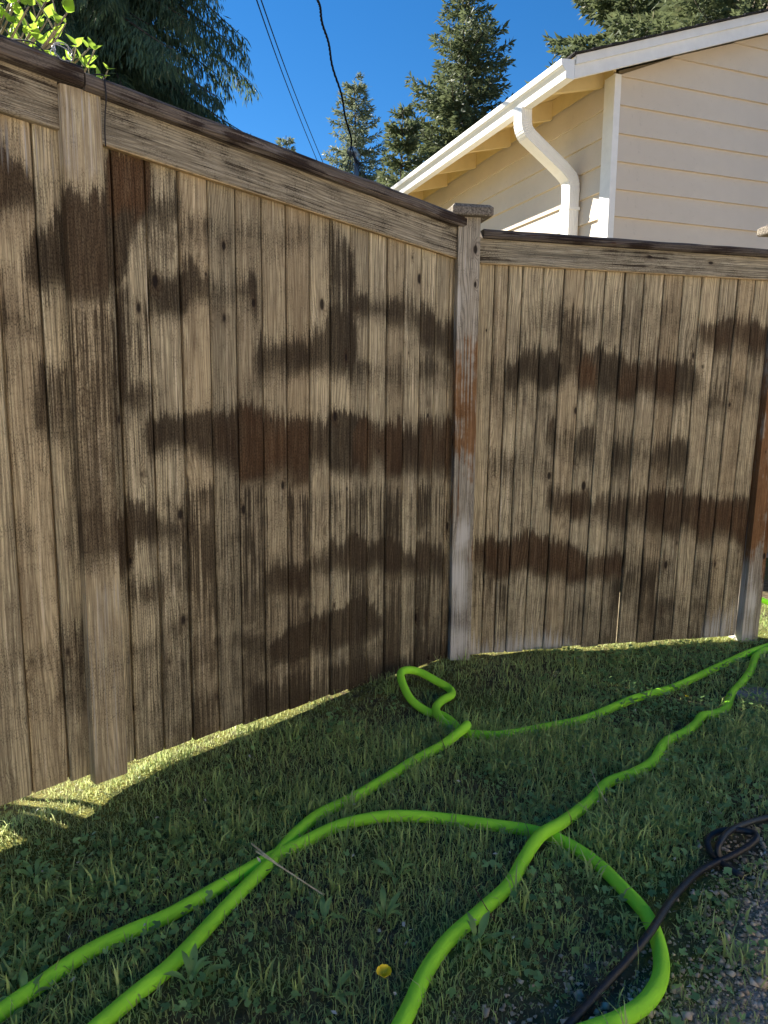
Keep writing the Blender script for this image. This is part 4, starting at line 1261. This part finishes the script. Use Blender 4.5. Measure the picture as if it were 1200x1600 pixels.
for i, (u0, u1, lab) in enumerate(((401, 500, 'left of the two thin straight cables crossing the sky'), (408, 508, 'right of the two thin straight cables crossing the sky'))):
    pth = [px_at(u0 + (u1 - u0) * t + 3 * math.sin(t * math.pi) * -1, 0 + 262 * t, 9 + 9 * t) for t in np.linspace(-.8, 1.5, 24)]
    o = tube('overhead_cable', catmull(pth, 3), .0085, M_CABLE, None, 6)
    tag(o, lab, 'cable', 'overhead cables')
# loose wire over the cap rail
zc = ztopL(-1.44) + .103 + .042
cw = [LP(-1.56, zc + .10, -.16), LP(-1.52, zc + .07, -.06), LP(-1.47, zc + .004, -.03), LP(-1.43, zc + .004, .02), LP(-1.408, zc + .004, .046), LP(-1.405, zc - .008, .0535), LP(-1.404, zc - .05, .055), LP(-1.405, zc - .09, .045), LP(-1.406, zc - .13, .0405), LP(-1.406, zc - .16, .0405)]
o = tube('cord', catmull(cw, 6), .0019, M_CABLE, None, 6)
tag(o, 'thin black cord hanging over the cap rail beside the left batten post', 'cord')
zr = ztopL(-1.50) + .108 + .044
ring = []
for i in range(70):
    a = i / 70 * 2 * math.pi * 2.7
    ring.append(LP(-1.505 + .021 * math.cos(a) + .004 * math.sin(i * .9), zr + .010 + .019 * math.sin(a), .052 + .004 * math.sin(i * .37) + .010 * math.sin(a * .5)))
o = tube('wire_coil', ring, .0013, M_STEEL, None, 5)
tag(o, 'small coil of grey wire on the cap rail at the upper left', 'wire')

# ------------------------------------------------------------------ hoses
def hose_material(name, col, dirt, rough, spec):
    k = NT(name)
    uv = k.n('ShaderNodeUVMap').outputs[0]
    tc = k.n('ShaderNodeTexCoord').outputs['Object']
    a = k.noise(tc, 25, 4, .65); b = k.noise(tc, 160, 3, .6); d = k.noise(tc, 6, 3, .5)
    c = k.mix(k.ss(d, .35, .65), tuple(x * .86 for x in col), col)
    c = k.mix(k.math('MULTIPLY', k.ss(k.math('ADD', k.math('MULTIPLY', a, .6), k.math('MULTIPLY', b, .4)), .56, .72), .28), c, dirt)
    k.set(c, rough, spec=spec); k.bump(k.math('ADD', k.math('MULTIPLY', k.noise(uv, 55, 3, .6), 1.5), b), .30, .003)
    return k.m
M_HOSE = hose_material('lime_green_rubber', (.42, .95, .055), (.14, .36, .07), .75, .18)
M_BLACK = hose_material('black_rubber', (.018, .018, .020), (.09, .085, .08), .38, .5)

HR = .0155
def gpath(px, r, n=8):
    P = []
    for q in px:
        u, v = q[0], q[1]; lift = q[2] if len(q) > 2 else 0.0
        P.append(on_ground(u, v, r * .82 + lift + (.008 if r < .01 else 0)))
    return catmull(P, n)
hose_px = {
 'A': [(-700, 2150), (-420, 1900), (-180, 1725), (-70, 1640), (0, 1583), (60, 1540), (130, 1492), (200, 1457), (260, 1432), (330, 1393), (400, 1352), (470, 1318), (530, 1290), (590, 1277), (640, 1275), (700, 1280), (760, 1288), (830, 1298), (880, 1315), (930, 1347), (975, 1390), (1010, 1430), (1030, 1480), (1032, 1525), (1012, 1563), (972, 1592), (925, 1610), (860, 1635), (760, 1690), (600, 1800), (430, 2000), (330, 2400)],
 'B': [(-350, 2200), (-130, 1880), (0, 1740), (90, 1660), (160, 1598), (210, 1555), (260, 1515), (300, 1475), (340, 1432), (380, 1390), (425, 1345), (462, 1303), (500, 1272), (550, 1248), (600, 1218), (650, 1187), (690, 1165, .01), (714, 1147, .03), (727, 1136, .045), (729, 1133, .03), (720, 1140, .0), (706, 1134), (692, 1128, .005), (681, 1108, .015), (690, 1095, .02), (705, 1086, .02), (702, 1076, .02), (680, 1063, .03), (655, 1050, .04), (635, 1047, .045), (626, 1054, .04), (632, 1075, .02), (645, 1096, .01), (668, 1112), (690, 1118), (706, 1128), (720, 1143), (745, 1148), (790, 1148), (850, 1137), (905, 1126), (945, 1111), (990, 1092), (1050, 1075), (1090, 1057), (1130, 1038), (1170, 1020), (1205, 1008), (1260, 990), (1330, 975)],
 'C': [(420, 2400), (450, 1980), (505, 1800), (560, 1700), (610, 1630), (640, 1575), (665, 1520), (700, 1470), (750, 1425), (795, 1383), (820, 1340, .008), (845, 1305, .026), (880, 1284, .02), (922, 1252), (950, 1223), (990, 1208), (1020, 1190), (1040, 1160), (1068, 1146), (1088, 1131), (1097, 1119, .01), (1115, 1116), (1134, 1107), (1143, 1085), (1160, 1066), (1174, 1046), (1181, 1026), (1200, 1015), (1245, 1004), (1330, 992)],
}
HOSE_PTS = []
for key, lab in (('A', 'lime green hose from the lower left corner that curls round under the black hose'),
                 ('B', 'lime green hose that makes the small upright loop near the corner post'),
                 ('C', 'lime green hose rising from the bottom centre to the right edge, crossing over another')):
    P = gpath(hose_px[key], HR)
    HOSE_PTS.append(P)
    o = tube('garden_hose', P, HR, M_HOSE, None, 16)
    tag(o, lab, 'hose', 'lime green garden hoses')
P = catmull([on_ground(1178, 934, .1), on_ground(1192, 938, .06), on_ground(1215, 948, .015), on_ground(1280, 975, .015)], 8)
o = tube('garden_hose', P, HR, M_HOSE, None, 14)
tag(o, 'short piece of lime green hose showing beyond the brown end post', 'hose', 'lime green garden hoses')
BR = .0078
b1 = gpath([(640, 2300), (690, 1950), (760, 1770), (830, 1670), (895, 1595, .0), (940, 1545, .004), (985, 1495, .016), (1015, 1458, .026), (1050, 1405, .012), (1085, 1368), (1110, 1352), (1140, 1339, .006), (1168, 1323, .02), (1182, 1310, .03), (1176, 1301, .03), (1150, 1297, .025), (1124, 1299, .02), (1108, 1309, .012), (1106, 1320, .006), (1112, 1334), (1130, 1350), (1150, 1364, -.002), (1163, 1374, -.016)], BR)
b2 = gpath([(1330, 1245), (1240, 1264), (1200, 1277, .005), (1165, 1287, .02), (1138, 1300, .03), (1124, 1318, .03), (1122, 1332, .015), (1128, 1344, -.002), (1140, 1352, -.016)], BR)
V, F, U = join_arrays([tube_arrays(b1, BR, 12), tube_arrays(b2, BR, 12)])
o = mk('pressure_hose', V, F, M_BLACK, uv=U, smooth=True)
tag(o, 'thin black hose looped on the gravel edge at the lower right', 'hose')
HOSE_PTS += [b1, b2]
HOSE_ALL = np.concatenate(HOSE_PTS)

# ------------------------------------------------------------------ lawn
M_GRASS = leaf_material('grass_blade', (.12, .215, .065), (.52, .68, .23), .45, .40, .5)
M_COVER = leaf_material('weed_leaf', (.080, .18, .062), (.32, .50, .17), .38, .36, .5)
M_STRAWT = plain('dry_straw', (.86, .68, .42), .8, .15, .2, 60)

def left_dist(x, y): return (x - PL[0]) * nl[0] + (y - PL[1]) * nl[1]
def right_dist(x, y): return (x - PR[0]) * nr[0] + (y - PR[1]) * nr[1]
def near_hose(x, y, r):
    out = np.zeros(len(x), bool)
    for i in range(0, len(x), 20000):
        d = (x[i:i + 20000, None] - HOSE_ALL[None, ::3, 0]) ** 2 + (y[i:i + 20000, None] - HOSE_ALL[None, ::3, 1]) ** 2
        out[i:i + 20000] = d.min(1) < r * r
    return out

def blades(x, y, length, width, lean, rg, tint, dry):
    n = len(x)
    z = gz(x, y) - .003
    az = rg.uniform(0, 2 * math.pi, n)
    o = np.stack([np.sin(az), np.cos(az), np.zeros(n)], -1)
    s = np.stack([np.cos(az), -np.sin(az), np.zeros(n)], -1)
    tw = rg.uniform(-1.2, 1.2, n)
    s = s * np.cos(tw)[:, None] + o * np.sin(tw)[:, None]
    b = np.stack([x, y, z], -1)
    L = length[:, None]; W = width[:, None] * .5; ln = lean[:, None]
    up = np.array([0, 0, 1.0])
    m = b + up * L * .55 * np.cos(ln * .6) + o * L * .55 * np.sin(ln * .6)
    t = m + up * L * .45 * np.cos(ln * 1.7) + o * L * .45 * np.sin(ln * 1.7)
    V = np.stack([b - s * W, b + s * W, m - s * W * .8, m + s * W * .8, t], 1).reshape(-1, 3)
    C = np.zeros((len(V), 3)); C[:, 0] = np.repeat(tint, 5); C[:, 1] = np.repeat(dry, 5)
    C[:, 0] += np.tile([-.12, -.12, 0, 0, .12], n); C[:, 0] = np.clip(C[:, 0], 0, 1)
    return V, C

def build_grass():
    rg = np.random.default_rng(5)
    def pts(n, x0, x1, y0, y1): return rg.uniform(x0, x1, n), rg.uniform(y0, y1, n)
    X = []; Y = []
    for a in ((95000, -2.4, 3.4, .55, 4.3), (85000, -1.3, 1.5, .75, 2.3), (26000, -1.6, 2.6, 2.2, 3.7)):
        x, y = pts(*a); X.append(x); Y.append(y)
    x = np.concatenate(X); y = np.concatenate(Y)
    g = gravel_amount(x, y)
    ld = left_dist(x, y); rd = right_dist(x, y)
    patch = vnoise(x * 3.1, y * 3.1, 81) * .6 + vnoise(x * 9, y * 9, 82) * .4
    keep = rg.random(len(x)) < np.clip(1.20 - 1.25 * g, .03, 1) * np.clip(.9 + .9 * patch, .22, 1)
    keep &= (x < 2.6) & ~((ld < -.9) & (x < .4)) & ~((rd < -.6) & (x > .2))
    keep &= ~(near_hose(x, y, HR * 1.3) & (rg.random(len(x)) < .93))
    x, y, patch, g, ld, rd = x[keep], y[keep], patch[keep], g[keep], ld[keep], rd[keep]
    n = len(x)
    moss = np.clip(1.1 - np.abs(ld) / .42, 0, 1) * (x < .5)
    moss = np.maximum(moss, np.clip(1.05 - np.abs(rd) / .2, 0, 1) * (x > .1))
    moss = np.maximum(moss, np.clip(vnoise(x * 1.6 + 3, y * 1.6, 83) * 1.5 - .35, 0, .8))
    L = np.clip(rg.lognormal(-3.42, .38, n), .012, .085) * (1 + .45 * patch) * (1 - .58 * moss) * (1 - .45 * np.clip(g, 0, 1))
    W = rg.uniform(.0020, .0046, n) * (1 - .3 * moss)
    lean = np.abs(rg.normal(.55, .38, n))
    dry = ((rg.random(n) < .05 + .50 * moss + .22 * g) * rg.uniform(.4, 1.1, n))
    tint = np.clip(rg.normal(.54, .30, n) + .24 * patch + .25 * moss, 0, 1)
    V1, C1 = blades(x, y, L, W, lean, rg, tint, dry)
    # coarse tufts
    tx, ty = pts(520, -1.6, 1.9, .8, 3.0)
    ok = (left_dist(tx, ty) > .10) & (right_dist(tx, ty) > .06) & (gravel_amount(tx, ty) < .62)
    tx, ty = tx[ok], ty[ok]
    m = rg.integers(9, 26, len(tx))
    bx = np.repeat(tx, m) + rg.normal(0, .020, m.sum()); by = np.repeat(ty, m) + rg.normal(0, .020, m.sum())
    sz = np.repeat(rg.uniform(.6, 1.25, len(tx)), m)
    k2 = ~near_hose(bx, by, HR * 1.7)
    bx, by, sz = bx[k2], by[k2], sz[k2]
    V2, C2 = blades(bx, by, sz * rg.uniform(.040, .088, len(bx)), rg.uniform(.0030, .0062, len(bx)), np.abs(rg.normal(.72, .42, len(bx))), rg, np.clip(rg.normal(.55, .25, len(bx)), 0, 1), (rg.random(len(bx)) < .06) * .8)
    # dead thatch lying flat
    dx, dy = pts(15000, -1.8, 2.4, .6, 3.6)
    k3 = rg.random(len(dx)) < np.clip(.30 + .5 * gravel_amount(dx, dy) + .5 * vnoise(dx * 2.4, dy * 2.4, 85), .05, 1) * (left_dist(dx, dy) > -.3) * (right_dist(dx, dy) > -.2)
    dx, dy = dx[k3], dy[k3]
    V3, C3 = blades(dx, dy, rg.uniform(.02, .06, len(dx)), rg.uniform(.0012, .0026, len(dx)), rg.uniform(1.15, 1.6, len(dx)), rg, rg.uniform(.2, .9, len(dx)), rg.uniform(.7, 1.2, len(dx)))
    V3[:, 2] += .006
    # blades growing up against the fence foot
    q = 4200
    sl = rg.uniform(-2.6, 1.4, q); of = np.abs(rg.normal(0, .05, q)) - .02
    right = sl > .03
    fx = np.where(right, PR[0] + dr[0] * sl + nr[0] * of, PL[0] + dl[0] * sl + nl[0] * of)
    fy = np.where(right, PR[1] + dr[1] * sl + nr[1] * of, PL[1] + dl[1] * sl + nl[1] * of)
    cl = rg.random(q) < np.clip(.35 + .9 * vnoise(sl * 7, sl * 0 + 3, 87), .04, 1)
    fx, fy = fx[cl], fy[cl]
    V4, C4 = blades(fx, fy, rg.uniform(.020, .062, len(fx)), rg.uniform(.0016, .0036, len(fx)), np.abs(rg.normal(.6, .4, len(fx))), rg, np.clip(rg.normal(.55, .25, len(fx)), 0, 1), (rg.random(len(fx)) < .25) * .9)
    V = np.concatenate([V1, V2, V3, V4]); C = np.concatenate([C1, C2, C3, C4])
    o = mk_tris('grass', V, 5, [(0, 1, 3), (0, 3, 2), (2, 3, 4)], M_GRASS, C)
    tag(o, 'short rough lawn grass in the shade of the fence', 'grass', kind='stuff')

def build_cover():
    """small lobed leaves of buttercup and clover between the blades"""
    rg = np.random.default_rng(6)
    n = 34000
    x = rg.uniform(-1.7, 2.2, n); y = rg.uniform(.7, 3.3, n)
    dens = np.clip(.35 + 1.1 * vnoise(x * 2.1, y * 2.1, 91) + .5 * vnoise(x * 7, y * 7, 92), 0, 1) * np.clip(1.1 - 1.3 * gravel_amount(x, y), .02, 1)
    k = (rg.random(n) < dens) & (left_dist(x, y) > .12) & (right_dist(x, y) > .03) & ~near_hose(x, y, HR * 2.0)
    x, y = x[k], y[k]; n = len(x)
    z = gz(x, y) + rg.uniform(.008, .036, n)
    R = rg.uniform(.004, .0125, n)
    az = rg.uniform(0, 2 * math.pi, n)
    nrm = np.stack([rg.normal(0, .42, n), rg.normal(0, .42, n), np.ones(n)], -1); nrm /= np.linalg.norm(nrm, axis=1)[:, None]
    a = np.stack([np.cos(az), np.sin(az), np.zeros(n)], -1); a -= nrm * (a * nrm).sum(1)[:, None]; a /= np.linalg.norm(a, axis=1)[:, None]
    b = np.cross(nrm, a)
    c = np.stack([x, y, z], -1)
    ring = [(0, -.10, 0), (-2.6, .80, .16), (-2.0, .92, .12), (-1.35, .62, .02), (-.75, .95, .10), (0.0, 1.0, .04), (.75, .95, .10), (1.35, .62, .02), (2.0, .92, .12), (2.6, .80, .16)]
    V = []
    for t, r, h in ring:
        rr = R * r * rg.uniform(.85, 1.15, n)
        V.append(c + a * (np.cos(t) * rr)[:, None] + b * (np.sin(t) * rr)[:, None] + nrm * (h * R)[:, None])
    V = np.stack(V, 1).reshape(-1, 3)
    T = np.clip(rg.normal(.42, .26, n), 0, 1)
    C = np.zeros((len(V), 3)); C[:, 0] = np.repeat(T, 10)
    o = mk_tris('ground_cover', V, 10, [(0, i, i + 1) for i in range(1, 9)], M_COVER, C)
    tag(o, 'low clover and buttercup foliage mixed into the lawn', 'ground cover', kind='stuff')

def build_gravel():
    rg = np.random.default_rng(8)
    n = 170000
    x = rg.uniform(.1, 2.0, n); y = rg.uniform(.5, 2.4, n)
    k = rg.random(n) < gravel_amount(x, y) ** 1.3 * .9
    x, y = x[k], y[k]; n = len(x)
    R = np.clip(rg.lognormal(-5.85, .55, n), .0015, .013)
    c = np.stack([x, y, gz(x, y) + R * .25], -1)
    dirs = np.array([(1, 0, 0), (-1, 0, 0), (0, 1, 0), (0, -1, 0), (0, 0, .7), (0, 0, -.7)], float)
    az = rg.uniform(0, 6.28, n); ca, sa = np.cos(az), np.sin(az)
    V = []
    for d in dirs:
        e = d[None] + rg.normal(0, .22, (n, 3))
        e = np.stack([e[:, 0] * ca - e[:, 1] * sa, e[:, 0] * sa + e[:, 1] * ca, e[:, 2]], -1)
        V.append(c + e * R[:, None])
    V = np.stack(V, 1).reshape(-1, 3)
    C = np.zeros((len(V), 3)); C[:, 0] = np.repeat(rg.beta(2, 2.4, n), 6)
    m = NT('gravel_stone')
    at = m.n('ShaderNodeVertexColor', layer_name='wear'); sc = m.n('ShaderNodeSeparateColor'); m.l(at.outputs['Color'], sc.inputs[0])
    m.set(m.mix(sc.outputs[0], (.28, .22, .16), (.86, .70, .51)), .85, spec=.2)
    o = mk_tris('gravel', V, 6, [(0, 2, 4), (2, 1, 4), (1, 3, 4), (3, 0, 4), (2, 0, 5), (1, 2, 5), (3, 1, 5), (0, 3, 5)], m.m, C)
    tag(o, 'fine grey gravel of the drive at the lower right', 'gravel', kind='stuff')
build_grass(); build_cover(); build_gravel()

# plantain weeds: rosettes of long ribbed leaves, each leaf a part
def strap_leaf(name, L, W, arch):
    prof = [(0, .12), (.15, .35), (.35, .85), (.55, 1.0), (.75, .8), (.92, .35), (1, 0.03)]
    V = []; F = []
    for t, w in prof:
        zz = L * (arch * math.sin(t * 2.2) - .35 * arch * t)
        V += [(0, t * L, zz), (w * W * .5, t * L, zz + .18 * w * W), (-w * W * .5, t * L, zz + .18 * w * W)]
    for i in range(len(prof) - 1):
        a = i * 3; b = a + 3
        F += [(a, a + 1, b + 1, b), (a, b, b + 2, a + 2)]
    me = bpy.data.meshes.new(name); me.from_pydata(V, [], F)
    at = me.color_attributes.new('wear', 'FLOAT_COLOR', 'POINT'); t0 = random.uniform(.3, 1.0)
    for i in range(len(V)): at.data[i].color = (t0, 0, 0, 1)
    me.polygons.foreach_set('use_smooth', np.ones(len(me.polygons), bool))
    me.materials.append(M_COVER); me.update()
    return me
STRAPS = [strap_leaf('leaf', random.uniform(.075, .105), random.uniform(.020, .034), random.uniform(.15, .50)) for _ in range(7)]
PLANTAIN = [(505, 1445, 'between the loop of hoses, left of the buttercup'), (600, 1440, 'with upright leaves directly above the buttercup'), (745, 1480, 'just left of the middle green hose'),
            (620, 1375, 'below the arched green hose'), (55, 1375, 'near the left edge above the green hoses'),
            (130, 1395, 'left of centre above the lower left hose'), (300, 1540, 'between the two lower left hoses'), (40, 1570, 'at the lower left corner beside the hose'), 
(250, 1310, 'in the lawn below the batten post'), (520, 1560, 'low on the lawn just below left of the buttercup')]
def plantain(u, v, lab, sd):
    rg = random.Random(sd)
    p = on_ground(u, v)
    t = empty('plantain_weed', p)
    tag(t, 'leafy plantain weed ' + lab, 'weed', 'plantain weeds in the lawn')
    n = rg.randint(6, 9)
    for i in range(n):
        a = i * 2.4 + rg.uniform(-.3, .3)
        el = rg.uniform(.05, .75)
        d = (math.cos(a) * math.cos(el), math.sin(a) * math.cos(el), math.sin(el))
        place_leaf('leaf', rg.choice(STRAPS), p + np.array([d[0] * .006, d[1] * .006, .004]), d, (0, 0, 1), rg.uniform(.36, .66), t)
for i, (u, v, lab) in enumerate(PLANTAIN): plantain(u, v, lab, 300 + i)

# buttercups
M_PETAL = plain('buttercup_petal', (.95, .70, .015), .35, .4, .05, 30)
M_STEM = plain('flower_stem', (.10, .17, .05), .7, .2, .1, 40)
def buttercup(u, v, h, R, lab):
    top = on_ground(u, v, h)
    base = np.array([top[0] + .006, top[1] + .012, float(gz(top[0], top[1]))])
    t = empty('buttercup', base); tag(t, lab, 'flower', 'buttercups in the lawn')
    tube('stem', catmull([base, (base + top) / 2 + [.005, 0, 0], top], 5), .0011, M_STEM, t, 6)
    for i in range(5):
        a = i * 2 * math.pi / 5 + .3
        V = []; F = []
        for r, w, z in ((.08, .12, 0), (.4, .42, .18), (.75, .58, .52), (1.0, .42, .92), (1.06, .12, 1.0)):
            for sg in (-1, 0, 1):
                x, yv = r * R * .8, sg * w * R
                zz = z * R * .62 + abs(sg) * .10 * R
                V.append(top + np.array([x * math.cos(a) - yv * math.sin(a), x * math.sin(a) + yv * math.cos(a), zz]))
        for q in range(4):
            for c in range(2):
                b = q * 3 + c; F.append((b, b + 1, b + 4, b + 3))
        mk('petal', V, F, M_PETAL, t, smooth=True, origin=top)
    V = [top + np.array([math.cos(q) * R * .16 * math.cos(w), math.sin(q) * R * .16 * math.cos(w), R * .12 + R * .28 * math.sin(w)]) for w in (0, .7) for q in np.linspace(0, 6.28, 9)[:-1]] + [top + np.array([0, 0, R * .42])]
    F = [(i, (i + 1) % 8, 8 + (i + 1) % 8, 8 + i) for i in range(8)] + [(8 + i, 8 + (i + 1) % 8, 16) for i in range(8)]
    mk('flower_centre', V, F, M_PETAL, t, smooth=True, origin=top)
buttercup(600, 1524, .050, .0160, 'yellow buttercup in the grass at the bottom centre')
buttercup(1073, 1089, .035, .0080, 'tiny yellow buttercup between the two hoses towards the right fence')

# dry stalks lying on the hoses
def stalk(pts, r, lab, two=None, mat=None):
    P = catmull([on_ground(u, v, l) for u, v, l in pts], 6)
    parts = [tube_arrays(P, np.linspace(r, r * .6, len(P)), 6)]
    if two:
        Q = catmull([on_ground(u, v, l) for u, v, l in two], 6)
        parts.append(tube_arrays(Q, np.linspace(r, r * .6, len(Q)), 6))
    V, F, U = join_arrays(parts)
    o = mk('dry_stalk', V, F, mat or M_STRAWT, smooth=True)
    tag(o, lab, 'stalk', 'dry stalks on the lawn')
M_REDST = plain('reddish_stalk', (.22, .10, .07), .8, .15, .2, 60)
stalk([(393, 1318, .03), (420, 1340, .045), (450, 1362, .03), (506, 1398, .02)], .0025, 'forked pale straw lying across the green hose at centre left', [(400, 1330, .04), (440, 1355, .04), (506, 1399, .02)])
stalk([(740, 1384, .03), (756, 1412, .04), (775, 1442, .015)], .0013, 'thin reddish stalk leaning across the middle green hose', None, M_REDST)
stalk([(922, 1200, .02), (935, 1230, .045), (953, 1263, .01)], .0012, 'thin yellowish stalk across the hose right of the hose crossing', None)
stalk([(688, 1148, .03), (694, 1165, .045), (700, 1182, .01)], .0012, 'short dark stalk across the hose below the upright loop', None, M_REDST)

# pale flecks of litter, a flat stone
def litter():
    rg = np.random.default_rng(31)
    n = 260
    x = rg.uniform(-1.4, 2.0, n); y = rg.uniform(.9, 3.0, n)
    ok = (left_dist(x, y) > .1) & (right_dist(x, y) > .08)
    x, y = x[ok], y[ok]; n = len(x)
    c = np.stack([x, y, gz(x, y) + rg.uniform(.012, .03, n)], -1)
    az = rg.uniform(0, 6.28, n); L = rg.uniform(.003, .010, n)[:, None]; W = rg.uniform(.0015, .004, n)[:, None]
    a = np.stack([np.cos(az), np.sin(az), rg.normal(0, .35, n)], -1); b = np.stack([-np.sin(az), np.cos(az), rg.normal(0, .35, n)], -1)
    V = np.stack([c - a * L, c + b * W, c + a * L, c - b * W + [0, 0, .002]], 1).reshape(-1, 3)
    o = mk_tris('leaf_litter', V, 4, [(0, 1, 2), (0, 2, 3)], M_FLECK)
    tag(o, 'pale flecks of fallen petals and dry scraps on the lawn', 'litter', kind='stuff')
M_FLECK = plain('dry_fleck', (.62, .56, .46), .85, .15, .3, 90)
litter()
p = on_ground(1188, 1088)
rgs = random.Random(9)
lo = []; hi = []
for i in range(9):
    a = i / 9 * 2 * math.pi; r = rgs.uniform(.085, .12)
    lo.append(p + np.array([math.cos(a) * r * 1.25, math.sin(a) * r * .8, -.03])); hi.append(p + np.array([math.cos(a) * r * 1.15, math.sin(a) * r * .72, .012 + rgs.uniform(-.002, .002)]))
V = np.array(lo + hi + [p + np.array([0, 0, .016])])
o = mk('flat_stone', V, [(i, (i + 1) % 9, 9 + (i + 1) % 9, 9 + i) for i in range(9)] + [(9 + i, 9 + (i + 1) % 9, 18) for i in range(9)], plain('slate_stone', (.26, .26, .27), .6, .3, .2, 40, .3))
tag(o, 'flat grey stone in the grass at the right edge beside the hoses', 'stone')
